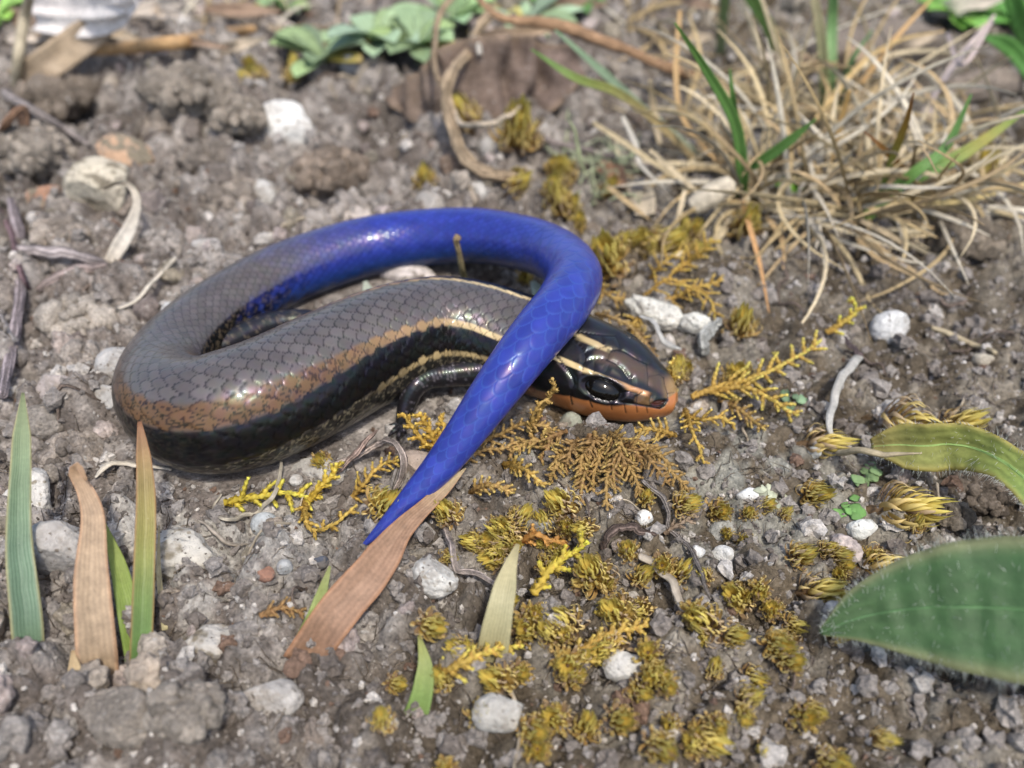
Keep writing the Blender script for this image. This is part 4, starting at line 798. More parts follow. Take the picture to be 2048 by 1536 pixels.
# cocoon: two fluffy white lobes
for (px, py, w, hp, sd_), lb in zip(((1308, 626, 112, 66, 205), (1392, 652, 62, 46, 209)), ('larger lobe of a fluffy white cocoon behind the snout', 'smaller fluffy white cocoon lobe with a greyish end')):
    o = stone('cocoon', lb, 'cocoon', px, py, w, hp, (.58, .565, .50), 'stone', sd_, 'white cocoon lobes behind the snout', 2, .24, 4, sink=.30, yaw=-.45, lift=.6)
    m = MB(); r = np.random.default_rng(sd_); c = P(px, py+hp*.12, .6); s = depth(c)/FPX
    for k in range(130):
        d = norm(r.normal(size=3)); d[2] = abs(d[2]); b0 = c+d*np.array([w*s*.46, hp*s*.55, hp*s*.55]); e_ = r.normal(size=3)
        tube(m, np.array([b0-e_*.25, b0+d*.14, b0+e_*.3+d*.08]), [.018, .018, .008], 3, (.62, .61, .56), cap=False)
    m.build('silk_threads', M['straw'], o)['kind'] = 'stuff'
r = np.random.default_rng(66)
for k in range(26):
    px, py = (r.uniform(20, 640), r.uniform(-5, 105)) if k < 17 else (r.uniform(960, 2040), r.uniform(-5, 130)); a = r.uniform(-.7, .7); L_ = r.uniform(35, 90); q = P(px, py, .5)
    c = np.array([(.52, .42, .30), (.40, .29, .19), (.58, .50, .41), (.32, .22, .15)][k % 4])*r.uniform(.85, 1.2)
    one_blade('dead_leaf', ['straw coloured', 'brown', 'bleached', 'dark brown'][k % 4]+' dead leaf shred in the litter '+('near the tan stick' if k < 17 else 'behind the grass'), 'dead leaf', [(px-L_*math.cos(a), py+L_*math.sin(a)*.5, r.uniform(.8, 3)), (px, py, r.uniform(2, 5)), (px+L_*math.cos(a), py-L_*math.sin(a)*.5, r.uniform(1, 5))], np.array([.3, 1, .9, .2])*r.uniform(18, 40), (c, c*1.1, c*.9), mat='straw', fold=.3, wave=.5, seed=900+k, n=26, m=7, group='dead leaf shreds in the back litter')
# loose thin rootlets and straws strewn over the soil
r = np.random.default_rng(77); n = 0
while n < 70:
    x, y = visible_spot(r, 28, 150)
    if not clear_of_skink(x, y, 3.0, .5): continue
    L_ = r.uniform(3, 11); a = r.uniform(0, 6.28); q = np.array([x, y]); path = []
    for k in range(6): path.append((*q, 0)); a += r.normal()*.55; q = q+np.array([math.cos(a), math.sin(a)])*L_/5
    path = np.array(path); path[:, 2] = hgt(path[:, 0], path[:, 1])+r.uniform(.1, .9, 6)
    if not all(clear_of_skink(p_[0], p_[1], .2, .1) for p_ in path): continue
    m = MB(); lightc = r.random() < .5; wd = r.uniform(3.0, 7.5)
    strand(m, path, (wd, wd*1.1, wd*.5), (.44, .37, .27) if lightc else (.20, .155, .125), n=24, sides=5, seed=n+500, wig=.1, knobs=.3, pts_are_3d=True)
    tag(m.build('dry_straw' if lightc else 'rootlet', M['straw' if lightc else 'twig']), ('thin pale straw scrap lying beside ' if lightc else 'thin dark rootlet lying beside ')+beside(x, y), 'straw' if lightc else 'root', 'pale straw scraps on the soil' if lightc else 'dark rootlets on the soil'); n += 1
m = MB()
for k in range(5200):
    x, y = visible_spot(r, 26, 130)
    if not clear_of_skink(x, y, .8): continue
    a = r.uniform(0, 6.28); L_ = r.uniform(.5, 2.2); q = np.array([[x-math.cos(a)*L_/2, y-math.sin(a)*L_/2], [x+r.normal()*.2, y+r.normal()*.2], [x+math.cos(a)*L_/2, y+math.sin(a)*L_/2]])
    z = hgt(q[:, 0], q[:, 1])+r.uniform(.05, .45, 3); tube(m, np.c_[q, z], [.03, .045, .02], 3, np.array([.30, .24, .18])*r.uniform(.5, 1.6), cap=False)
tag(m.build('fine_litter', M['twig'], origin=(0, 0, 0)), 'fine fibres and hair thin roots littering the soil', 'litter', kind='stuff')

# ------------------------------------------------------------------ rosette plants
def spoon(m, base, az, L_, wd, el, col, tipcol, seed):
    """small spoon-shaped leaf from base: rises at el, arches outwards"""
    d = np.array([math.cos(az), math.sin(az), 0]); q = [base+d*L_*t*math.cos(el*(1-.5*t))+np.array([0, 0, L_*t*math.sin(el)*(1-.55*t)]) for t in np.linspace(0, 1, 6)]
    s = depth(base)/FPX; blade(m, np.array(q), np.array([.3, .4, .65, .95, 1.05, 1.0, .8, .12])*wd/s, (col, col, np.array(col)*1.05, tipcol), fold=.25, thick=.18, n=18, m=7, face=np.array([0, 0, 1.])-d*.3, seed=seed, curl=.15)
def rosette(label, px, py, lift, leaves, L_, wd, col, yellow=.2, seed=1, elv=(.2, 1.0)):
    b = P(px, py, 0); t = thing('rosette_plant', label, 'plant', b, 'small rosette plants at the back'); r = np.random.default_rng(seed); b = b+np.array([0, 0, lift])
    m = MB(); tube(m, np.array([b-np.array([0, 0, lift+.5]), b]), [.6, .4], 7, (.2, .22, .1)); m.build('stem', M['leaf'], t)
    for k in range(leaves):
        az = k*2.4+r.uniform(-.3, .3); col = col if k else tuple(1.3*q_ for q_ in col); old = r.random() < yellow; c = np.array((.46, .40, .12) if old else col)*r.uniform(.5, 1.2)*np.array([1, 1, r.uniform(.7, 1.05)])
        m = MB(); spoon(m, b, az, L_*r.uniform(.75, 1.15), wd*r.uniform(.8, 1.15), r.uniform(*elv)*(.2 if old else 1), c, c*1.1 if not old else np.array((.52, .40, .18)), seed*50+k); m.build('leaf', M['leaf'], t)
pale = (.27, .36, .22)
rosette('pale green rosette with yellowing leaves above the white notched stone', 650, 140, 1.5, 10, 7.6, 3.9, pale, .22, 1)
rosette('pale green rosette with a cream edged leaf beside the blue grey stone', 760, 125, 2.5, 12, 8.6, 3.9, (.28, .37, .25), .2, 2)
rosette('small green rosette touching the gnarled root', 838, 120, 2.0, 9, 7.2, 3.8, (.28, .38, .21), .25, 3)
rosette('green rosette behind the gnarled root top', 905, 70, 2.0, 9, 7.5, 3.8, (.25, .36, .19), .2, 4)
rosette('silvery green rosette behind the long brown stick', 1050, 70, 1.5, 10, 9.5, 3.2, (.30, .40, .28), .05, 5, (.1, .7))
rosette('bright green rosette at the far end of the long brown stick', 1140, 40, 1.5, 8, 7.5, 3.4, (.17, .36, .12), .05, 6)
rosette('bright green rosette behind the large grey brown stone', 1905, 55, 1.5, 9, 8.0, 3.8, (.17, .34, .08), .05, 7)
rosette('dark green plant on the far side of the low brown stone', 2025, 60, 1.0, 7, 9.0, 3.6, (.12, .30, .07), .05, 8)
rosette('green rosette in the litter left of the bleached leaves', 5, 60, 1.5, 7, 7.0, 3.4, (.24, .40, .10), .1, 9)
rosette('low green plant hidden behind the tan stick', 175, 88, .5, 6, 5.5, 3.2, (.10, .24, .06), .0, 10)
rosette('pale rosette half buried in the back litter', 560, 30, 1.0, 8, 6.5, 3.2, (.24, .34, .18), .3, 11)
rosette('tiny green seedling among the dead grass', 1572, 390, .4, 4, 2.2, 1.6, (.22, .46, .07), 0, 12)
# little leaves peeping out between the coils
one_blade('leaf_scrap', 'pale green leaf scrap peeping out behind the back', 'leaf', [(745, 612, .5), (738, 590, 1.6), (730, 562, 2.2)], (26, 26, 8), ((.32, .38, .28), (.46, .50, .40)), fold=.3, mat='leaf')
one_blade('leaf_scrap', 'white edged green leaf scrap between neck and tail', 'leaf', [(1095, 600, .5), (1078, 585, 1.8), (1064, 562, 2.2)], (30, 28, 8), ((.30, .42, .28), (.56, .60, .50)), fold=.4, mat='leaf')

# ------------------------------------------------------------------ grass
def gb(t, pts, wpx, cols, mat='blade', **kw):
    m = MB(); pts = pts3(pts)
    if mat == 'blade': pts = np.array([0, 0, CAMZ])+(pts-np.array([0, 0, CAMZ]))*np.linspace(1.0, .90, len(pts))[:, None]**.8
    blade(m, pts, wpx, cols, n=kw.pop('n', 22), m=5, thick=.09, **kw); return m.build('blade', M[mat], t)
gr, gr2, og = (.11, .235, .055), (.16, .30, .07), (.52, .27, .05)
t = thing('grass_shoot', 'upright green grass shoot with three forking blades beside the cream stem chip', 'grass', P(1483, 395), 'living grass shoots in the dry tuft')
gb(t, [(1483, 398, .2), (1484, 342, 3.5), (1470, 245, 9), (1412, 140, 14.5), (1350, 46, 19)], (22, 24, 23, 20, 14, 4), (gr, gr, gr, gr2), fold=.5)
gb(t, [(1474, 275, 7.5), (1466, 200, 11.5), (1460, 138, 14)], (18, 16, 4), (gr, gr), fold=.5)
gb(t, [(1486, 345, 3.3), (1555, 300, 5.5), (1632, 238, 8)], (12, 23, 20, 4), (gr, gr, (.13, .25, .06)), fold=.5)
t = thing('grass_shoot', 'leaning green grass shoot with a rust spotted blade', 'grass', P(1727, 440), 'living grass shoots in the dry tuft')
gb(t, [(1722, 445, .2), (1775, 393, 2.5), (1833, 342, 4.5), (1893, 292, 6.5), (1943, 188, 11)], (22, 24, 24, 20, 14, 4), (gr2, gr2, gr, gr), fold=.5)
gb(t, [(1780, 392, 2.4), (1850, 345, 3.6), (1930, 305, 5), (2060, 215, 8.5)], (12, 26, 26, 18, 5), (gr2, gr2, (.36, .33, .07), gr2), fold=.5)
gb(t, [(1757, 398, 1.8), (1788, 308, 6), (1812, 245, 9.5), (1827, 186, 12.5)], (10, 12, 17, 12, 3), (gr2, (.36, .36, .08), (.46, .30, .06), (.44, .18, .06)), fold=.5)
gb(t, [(1812, 352, 3), (1770, 300, 6), (1730, 264, 7.5)], (20, 18, 12, 3), (og, og, (.34, .16, .07)), fold=.5)
t = thing('grass_shoot', 'pale green pair of stems rising behind the dry tuft', 'grass', P(1650, 190), 'living grass shoots in the dry tuft')
gb(t, [(1652, 240, .5), (1648, 150, 5), (1640, 60, 10), (1625, -20, 14)], (22, 22, 20, 16), ((.36, .40, .18), (.42, .42, .22), (.46, .40, .24)), fold=.4)
gb(t, [(1656, 240, .5), (1662, 150, 5), (1664, 50, 10), (1668, -30, 14)], (18, 20, 20, 16), ((.28, .38, .16), (.22, .36, .14), (.18, .34, .12)), fold=.4)
gb(t, [(1670, 235, .5), (1700, 130, 6), (1745, 60, 10)], (16, 16, 4), ((.24, .36, .17), (.18, .32, .13)), fold=.4)
t = thing('grass_shoot', 'wide blurred green blade pair at the back of the tuft', 'grass', P(1555, 120), 'living grass shoots in the dry tuft')
gb(t, [(1560, 110, 1), (1535, 50, 5), (1490, -20, 10)], (22, 26, 22), ((.22, .34, .10), (.20, .36, .10)), fold=.4)
gb(t, [(1440, 110, 1), (1446, 40, 6), (1452, -20, 9)], (18, 20, 18), ((.34, .40, .24), (.26, .38, .16)), fold=.4)
t = thing('grass_shoot', 'long green and straw blades arching left out of the tuft', 'grass', P(1420, 300), 'living grass shoots in the dry tuft')
gb(t, [(1400, 330, 1), (1320, 250, 4), (1235, 185, 6.5), (1150, 155, 8), (1062, 98, 10)], (12, 14, 16, 18, 16, 3), ((.44, .33, .17), (.42, .33, .15), (.26, .30, .08), (.15, .30, .07)), fold=.4)
gb(t, [(1400, 310, 1), (1280, 210, 4), (1190, 130, 7), (1110, 60, 10)], (10, 13, 16, 4), ((.38, .40, .26), (.32, .42, .28), (.28, .42, .24)), fold=.4)
t = thing('grass_shoot', 'broad green blades at the right behind the crust', 'grass', P(2040, 150), 'living grass shoots in the dry tuft')
gb(t, [(2080, 170, 1), (2020, 95, 4), (1960, 70, 5)], (28, 32, 4), ((.14, .33, .08), (.14, .34, .08)), fold=.4)
gb(t, [(2075, 110, 1), (2040, 40, 6), (2020, -30, 10)], (36, 40, 30), ((.13, .33, .07), (.12, .30, .07)), fold=.4)
straw_c = [(.56, .45, .26), (.52, .39, .20), (.62, .52, .34), (.45, .33, .18), (.60, .54, .42)]
def tuft(label, spots, count, seed, lenr, group='clumps of dead grass'):
    r = np.random.default_rng(seed); b = P(*spots[0]); t = thing('dry_grass_tuft', label, 'grass', b, group)
    for k in range(count):
        sx, sy = spots[r.integers(len(spots))]; q = P(sx+r.normal()*28, sy+r.normal()*16, .1); L_ = r.uniform(*lenr); a = r.uniform(0, 6.28); el = r.uniform(.05, 1.15)**1.2
        d = np.array([math.cos(a)*math.cos(el), math.sin(a)*math.cos(el), math.sin(el)]); path = [q]; bend = r.uniform(.05, .5); side = r.normal()*.3
        for s_ in range(6):
            path.append(path[-1]+d*L_/6); d = norm(d+np.array([-d[1]*side, d[0]*side, -bend*.55])); g = float(hgt(path[-1][0], path[-1][1])[0])+.15
            if path[-1][2] < g: path[-1][2] = g
        c = np.array(straw_c[r.integers(5)])*r.uniform(.75, 1.15); s_ = depth(q)/FPX; wd = r.uniform(.36, .66)
        m = MB(); blade(m, np.array(path), np.array([.8, 1, 1, .8, .2])*wd/s_, (c*.9, c, c*1.08), fold=.5, thick=.08, n=16, m=3, face=None, twist=(r.uniform(-60, 60), r.uniform(-60, 60))); m.build('blade', M['straw'], t)
tuft('tangled dead grass around the green forking shoot', [(1500, 400), (1460, 330), (1540, 350), (1580, 420)], 110, 1, (9, 26))
tuft('dense dead grass around the rust spotted shoot', [(1720, 430), (1660, 380), (1780, 420), (1850, 430)], 130, 2, (9, 26))
tuft('thin dead grass at the back of the tuft', [(1640, 260), (1560, 230), (1720, 250), (1480, 200)], 80, 3, (10, 28))
tuft('sparse dead grass on the far crust', [(1900, 300), (1980, 330), (1850, 260)], 30, 4, (8, 22))
tuft('few dead blades among the back litter', [(330, 60), (450, 40), (560, 70), (620, 40), (1000, 20), (1250, 60)], 34, 5, (8, 20))
tuft('dead stalks standing behind the long brown stick', [(1330, 60), (1420, 50), (1250, 30)], 22, 6, (10, 24))
t = thing('dry_grass_tuft', 'long drooping dead blades hanging out of the tuft over the crust', 'grass', P(1500, 410), 'clumps of dead grass')
st = lambda *a, c=(.47, .33, .17), w=(8, 11, 10, 7, 3): gb(t, list(a), w, (np.array(c), np.array(c)*1.1, np.array(c)), 'straw', fold=.4, n=26)
st((1484, 400, 1.5), (1500, 455, 1.8), (1518, 520, 1.6), (1530, 580, 1.2), (1538, 625, .6), c=(.52, .30, .13))
st((1530, 430, 2), (1560, 470, 2), (1568, 510, 1.5), (1566, 538, .7))
st((1610, 430, 2.5), (1640, 470, 2.2), (1648, 510, 1.6), (1652, 560, .6), c=(.52, .47, .38))
st((1720, 440, 2), (1780, 470, 2.0), (1815, 497, 1.0), c=(.46, .36, .22))
st((1700, 400, 2.5), (1780, 398, 3), (1880, 405, 3), (1960, 395, 2.6), (2060, 362, 2.2), c=(.48, .37, .16))
st((1780, 430, 2), (1860, 412, 2.8), (1950, 408, 2.5), (1978, 478, 1), c=(.50, .38, .20))
st((1670, 420, 2), (1610, 440, 2), (1560, 455, 1.6), (1500, 455, 1), c=(.48, .38, .22))
st((1370, 380, 5), (1358, 430, 3.5), (1352, 475, 2), c=(.56, .46, .30))
st((1300, 300, 7), (1345, 340, 5.5), (1400, 390, 3.5), (1420, 420, 1.5), c=(.54, .44, .28))
st((1185, 244, 7), (1270, 300, 5.5), (1360, 360, 4), (1440, 410, 2), c=(.52, .42, .25))
st((1245, 232, 8), (1272, 290, 6), (1282, 330, 4.5), (1340, 385, 2.5), c=(.50, .46, .38))
st((1215, 372, 3), (1262, 410, 2), (1300, 440, .8), c=(.46, .34, .18))
st((1360, 20, 15), (1352, 150, 9), (1368, 240, 6), (1440, 330, 2), (1480, 380, .5), c=(.44, .29, .13))
st((1300, 160, 8), (1308, 220, 5), (1320, 290, 2), c=(.52, .42, .27), w=(6, 13, 14, 8))
st((1700, 180, 11), (1680, 250, 7), (1660, 330, 3), c=(.42, .27, .10))
st((1895, 65, 9), (1925, 130, 12), (1985, 40, 14), c=(.46, .37, .33), w=(8, 9, 10, 8))
st((1845, 230, 4), (1900, 140, 8), (1990, 30, 13), c=(.48, .40, .36), w=(8, 12, 14, 12, 6))
st((1630, 240, 4), (1720, 130, 9), (1800, 80, 11), (1890, 62, 12), c=(.50, .36, .16))
st((1700, 200, 4), (1780, 90, 10), (1870, -10, 15), c=(.52, .33, .14))
st((1370, 220, 2), (1400, 120, 7), (1380, 30, 12), c=(.50, .38, .20))

# ------------------------------------------------------------------ moss
def bud_mesh(seed, leaves=60, squash=1.0, brown=.35):
    """one cushion-moss shoot, 1 mm tall: narrow leaves wrapped round a stem, tips curling in"""
    r = np.random.default_rng(seed); m = MB(); k = np.arange(leaves)
    for i in k:
        f = i/leaves; az = i*2.39996+r.uniform(-.2, .2); z0 = .02+.50*f; r0 = .10*(1-f)+.02; L_ = r.uniform(.42, .62)*(1-.22*f); out = (.74-.46*f)*r.uniform(.75, 1.25)
        t = np.linspace(0, 1, 6); rad = r0+L_*out*(np.sin(t*2.2)*.62); z = z0+L_*(t**1.05)*(.55+.45*f)-.0*t
        tw = az+t*r.uniform(-.5, .5); c = np.stack([rad*np.cos(tw)*squash, rad*np.sin(tw)*squash, z], 1); side = np.stack([-np.sin(tw), np.cos(tw), 0*tw], 1); w_ = .034*np.array([.8, 1.1, 1.1, .85, .5, .06])
        V = np.stack([c-side*w_[:, None], c+side*w_[:, None]], 1); mid = c+np.stack([np.cos(tw), np.sin(tw), 0*tw], 1)*w_[:, None]*.55
        V = np.concatenate([V[:, :1], mid[:, None], V[:, 1:]], 1).reshape(-1, 3)
        F = np.array([(a*3+b, a*3+b+1, a*3+b+4, a*3+b+3) for a in range(5) for b in range(2)])
        base = mix(np.array([.36, .20, .065]), np.array([.56, .40, .08]), min(1, f*1.6)); tip = mix(np.array([.74, .57, .25]), np.array([.62, .54, .12]), f)*r.uniform(.75, 1.2)
        if r.random() < brown*(1-f): base, tip = np.array([.26, .16, .08]), np.array([.52, .40, .24])
        m.add(V, F, None, np.repeat(mix(base[None]*np.ones((6, 1)), tip, t[:, None]), 3, 0))
    tube(m, np.array([(0, 0, -.25), (0, 0, .2), (0, 0, .5)]), [.07, .08, .03], 6, (.16, .10, .05))
    return m.mesh('moss_shoot', M['moss'], np.zeros(3))
BUDS = [bud_mesh(400+k, 96-8*(k % 3), 1.0+.18*(k % 2), .2+.12*(k % 4)) for k in range(9)]
def bud(px, py, size, lean=(0, 0), label=None, k=None, group='golden cushion moss shoots', r=np.random.default_rng(5)):
    c = P(px, py+size*.30, -.15); s = depth(c)/FPX; o = bpy.data.objects.new('moss_shoot', BUDS[(k if k is not None else r.integers(9)) % 9]); COL.objects.link(o)
    o.location = c*MM; o.scale = (size*s*1.3,)*3; o.rotation_euler = (math.radians(20+lean[1])+r.normal()*.12, math.radians(lean[0])+r.normal()*.12, r.uniform(0, 6.28)*0)
    return tag(o, label or ('small golden moss shoot beside ' if size < 56 else 'plump golden moss shoot beside ')+beside(c[0], c[1]), 'moss', group)
named_buds = [(1475, 645, 78, (8, 0), 'round olive moss shoot beside the white cocoon'), (1475, 742, 66, (-20, 0), 'golden moss shoot under the long moss frond'),
 (1606, 862, 88, (75, 0), 'moss shoot lying on its side above the grey crust'), (1762, 808, 125, (60, 10), 'big shaggy straw coloured moss shoot behind the twisted leaf'), (1610, 970, 72, (10, 20), 'round golden moss shoot seen end on beside the grey crust'),
 (1752, 985, 118, (70, 5), 'largest moss shoot lying sideways above the white crusty stone'), (1824, 1046, 48, (5, -10), 'small green pointed moss shoot beside the large green leaf'), (1354, 996, 62, (30, 0), 'yellow green moss shoot below the brown moss fan'),
 (1430, 1006, 66, (0, 10), 'round dull moss shoot between frond tip and white pebble'), (1495, 1022, 42, (0, 0), 'small moss shoot touching the bright white pebble'), (1136, 1000, 78, (-25, 0), 'bristly dark moss shoot left of the orange spotted pebble'),
 (1256, 1092, 60, (0, 0), 'bushy moss shoot below the bent purple twig'), (1190, 1135, 92, (-5, 0), 'tall pale tipped moss shoot behind the yellow moss sprig'), (1272, 1145, 58, (10, 0), 'curly moss shoot beside the grey flat straw'),
 (1352, 1140, 60, (15, 0), 'moss shoot behind the grey flat straw'), (1582, 1098, 66, (25, 0), 'golden moss shoot between white pebbles and the large leaf'), (1640, 1090, 40, (30, 0), 'thin green moss shoot beside the white crusty stone'),
 (1722, 1108, 92, (65, 0), 'sprawling moss shoot at the tip edge of the large leaf'), (1600, 1160, 84, (55, 0), 'pale moss shoot in front of the golden one by the large leaf'), (756, 1000, 92, (10, -10), 'tall golden moss shoot behind the tail tip'),
 (1218, 505, 118, (-18, 0), 'large pale tipped moss shoot touching the bend of the tail'), (1300, 480, 84, (30, 0), 'golden moss shoot beside the large pale tipped one'), (1038, 262, 110, (0, 0), 'blurred golden moss cushion at the curl of the gnarled root'),
 (852, 358, 54, (0, 0), 'lone brown moss shoot above the arched tail'), (1482, 448, 84, (10, 0), 'moss shoot under the cream stem chip'), (1955, 345, 80, (0, 0), 'yellow green moss cushion at the edge of the dead grass'),
 (650, 915, 60, (0, 0), 'dark moss shoot half hidden under the belly'), (1882, 838, 84, (40, 0), 'brown wiry moss shoot above the twisted leaf'), (905, 1020, 66, (-20, 0), 'feathery green moss shoot beside the brown dry leaf'),
 (1105, 380, 62, (0, 0), 'brown moss shoot behind the bend of the tail'), (1150, 445, 46, (0, 0), 'little moss shoot at the upper edge of the tail bend'), (1236, 700, 40, (0, 0), 'green moss shoot hidden behind the head'), (1290, 990, 44, (0, 0), 'small moss shoot above the orange spotted pebble')]
for i, (px, py, sz, ln, lb) in enumerate(named_buds): bud(px, py, sz, ln, lb, i)
r = np.random.default_rng(9)
for (px, py, sx, sy, cnt, lo, hi) in ((1000, 1060, 55, 28, 13, 44, 74), (1100, 1075, 40, 30, 8, 40, 66), (1660, 1120, 60, 24, 7, 36, 60), (1100, 350, 60, 40, 10, 44, 74), (1350, 470, 60, 30, 8, 40, 66), (1520, 1080, 60, 50, 6, 30, 48), (1200, 1250, 170, 60, 26, 50, 90), (1450, 1300, 130, 70, 16, 46, 86), (1050, 1400, 170, 60, 12, 50, 90), (1500, 1450, 180, 50, 12, 50, 90), (1400, 760, 40, 30, 5, 36, 54), (560, 150, 40, 40, 5, 40, 60), (985, 552, 50, 14, 10, 34, 56), (1160, 610, 16, 14, 3, 30, 44)):
    for _ in range(cnt):
        x, y = px+r.normal()*sx, py+r.normal()*sy; q = G(x, y, 0)
        if clear_of_skink(q[0], q[1], .8): bud(x, y, r.uniform(lo, hi), (r.uniform(-40, 40), r.uniform(-15, 25)))
# feather moss: stem with rows of beaded side branches
def beaded(m, path, r0, c0, c1, seed, leafy=True):
    n = len(path); t = np.linspace(0, 1, n); rad = r0*(1-.45*t)*(1+.34*np.cos(np.arange(n)*np.pi)); C = mix(np.array(c0)*np.ones((n, 1)), np.array(c1), (t**1.6)[:, None]); C = C*(1+.16*np.cos(np.arange(n)*np.pi))[:, None]
    tube(m, path, rad, 5, C)
    if leafy:
        T_, N_, B_ = frames(path); r = np.random.default_rng(seed); k = (np.arange((n-1)*3)//3); a = r.uniform(0, 6.28, len(k))
        base = path[k]; d = np.cos(a)[:, None]*N_[k]+np.sin(a)[:, None]*B_[k]; s_ = -np.sin(a)[:, None]*N_[k]+np.cos(a)[:, None]*B_[k]; rr = (r0*(1-.45*t[k]))[:, None]
        V = np.stack([base+d*rr*.7-s_*rr*.55, base+d*rr*.7+s_*rr*.55, base+d*rr*1.9+T_[k]*rr*2.1], 1).reshape(-1, 3)
        m.add(V, None, np.arange(len(k)*3).reshape(-1, 3), np.repeat(C[k]*r.uniform(.85, 1.25, (len(k), 1)), 3, 0))
def frond(label, pts, nb, blen, col=(.42, .26, .06), tip=(.56, .42, .10), seed=1, r0=.17, droop=.25, ang=.9, start=.12, taper=.5, group='golden feather moss fronds', side=0, flatn=None):
    Q = pts3(pts); t = thing('moss_frond', label, 'moss', Q[0], group); r = np.random.default_rng(seed)
    L_ = np.linalg.norm(np.diff(Q, axis=0), axis=1).sum(); n = max(12, int(L_/.24)); Rr, _ = resample(Q, n); path = wob(Rr[:, :3], .10, seed)
    m = MB(); beaded(m, path, r0*1.1, col, tip, seed); m.build('stem', M['moss'], t)
    T_ = norm(np.gradient(path, axis=0)); V_ = norm(np.array([0, 0, CAMZ])-path) if flatn is None else np.broadcast_to(np.asarray(flatn, float), path.shape)
    s0 = depth(Q[0])/FPX
    for k in range(nb):
        f = start+(1-start)*.94*k/max(nb-1, 1); i = int(f*(n-1)); sg = side if side else (1 if k % 2 else -1); ax = norm(np.cross(V_[i], T_[i]))*sg; d = norm(T_[i]*math.cos(ang)+ax*math.sin(ang)+r.normal(size=3)*.16)
        bl = blen*s0*(1-taper*f)*r.uniform(.7, 1.2); q = max(5, int(bl/.22)); p_ = [path[i]]
        for _ in range(q-1):
            p_.append(p_[-1]+d*bl/q); d = norm(d+T_[i]*.05+np.array([0, 0, -droop*.10])+r.normal(size=3)*.05); g = float(hgt(p_[-1][0], p_[-1][1])[0])+.1
            if p_[-1][2] < g: p_[-1][2] = g
        m = MB(); beaded(m, np.array(p_), r0*.82, col, tip, seed*100+k); m.build('branch', M['moss'], t)
br_c, br_t = (.24, .135, .055), (.36, .235, .09)
frond('long feathery golden frond pointing away from the snout', [(1385, 795, 1.2), (1433, 775, 2.0), (1519, 751, 2.4), (1587, 717, 2.2), (1642, 682, 1.6)], 18, 66, seed=1, tip=(.56, .50, .11), r0=.24)
frond('golden side frond drooping below the long frond', [(1430, 780, 1.6), (1490, 775, 2.2), (1545, 800, 2.0), (1595, 832, 1.2)], 12, 50, seed=2, tip=(.58, .50, .12), r0=.23)
frond('short frond with lime green tips near the white and grey stone', [(1652, 664, .8), (1685, 645, 1.8), (1712, 622, 2.4), (1702, 594, 3.2)], 6, 34, seed=3, tip=(.58, .56, .08), r0=.26)
frond('golden frond climbing behind the cocoon', [(1345, 545, 1.0), (1375, 525, 2.0), (1400, 505, 3.0), (1425, 475, 4.0)], 9, 46, seed=4, r0=.24)
frond('tangled golden frond above the cocoon', [(1290, 590, .8), (1330, 560, 2.4), (1370, 570, 2.6), (1420, 600, 2.2), (1430, 640, 1.0)], 14, 52, seed=5)
frond('golden frond leaning on the far side of the cocoon', [(1300, 555, .6), (1320, 530, 2.2), (1360, 500, 3.0)], 8, 44, seed=6)
frond('golden frond hanging below the snout', [(1372, 820, 1.2), (1380, 855, 2.0), (1395, 890, 1.6), (1412, 935, .5)], 10, 34, seed=7)
frond('fanned golden frond beside the snout tip', [(1365, 830, 1.0), (1400, 840, 2.0), (1440, 835, 2.2), (1470, 850, 1.6)], 9, 42, seed=8)
frond('bright bead tipped sprig standing against the snout', [(1338, 768, .8), (1345, 752, 2.6), (1344, 734, 3.8), (1338, 724, 4.4)], 5, 30, col=(.50, .33, .07), tip=(.66, .52, .14), seed=9, r0=.22)
frond('brownish frond behind the far eye', [(1268, 650, .8), (1280, 670, 2.2), (1300, 695, 2.4), (1312, 725, 1.6)], 14, 26, col=(.34, .21, .09), tip=(.46, .32, .16), seed=10)
frond('brownish frond behind the crown of the head', [(1190, 628, .8), (1225, 635, 3.0), (1262, 655, 3.2), (1285, 690, 2.6)], 12, 24, col=(.36, .24, .10), tip=(.46, .33, .14), seed=11)
frond('thin frond rising in front of the cheek', [(1070, 845, .8), (1085, 815, 2.6), (1098, 795, 3.8), (1107, 775, 5.0), (1104, 757, 6.0)], 6, 20, col=(.38, .24, .07), tip=(.46, .31, .10), seed=12, r0=.19)
frond('forked frond arching beside the cheek', [(1060, 870, .6), (1066, 835, 2.4), (1078, 808, 3.6), (1096, 796, 4.0)], 7, 24, col=(.38, .24, .07), tip=(.46, .31, .10), seed=13)
frond('loose frond spreading between tail and chin', [(960, 890, .6), (1000, 868, 1.4), (1040, 850, 1.8), (1085, 850, 1.6), (1110, 862, .8)], 16, 34, col=(.34, .21, .07), tip=(.44, .30, .11), seed=14)
frond('loose frond lying along the tail', [(930, 925, .6), (965, 900, 1.2), (1005, 895, 1.4), (1040, 880, 1.0)], 11, 30, col=(.36, .22, .08), tip=(.46, .32, .12), seed=15)
frond('thick fan of golden moss hiding the forefoot', [(880, 905, .4), (868, 880, 1.8), (852, 850, 3.0), (840, 826, 4.0)], 10, 46, col=(.46, .28, .05), tip=(.60, .42, .09), seed=16, r0=.24)
frond('second golden frond in the fan at the forefoot', [(872, 905, .4), (848, 885, 1.6), (824, 855, 2.6), (806, 826, 3.6)], 8, 34, col=(.46, .28, .05), tip=(.60, .42, .09), seed=17, r0=.23)
frond('golden frond in the forefoot fan leaning to the tail', [(878, 905, .4), (884, 880, 1.6), (888, 855, 2.4), (880, 835, 3.2)], 7, 32, col=(.46, .28, .05), tip=(.60, .42, .09), seed=18, r0=.23)
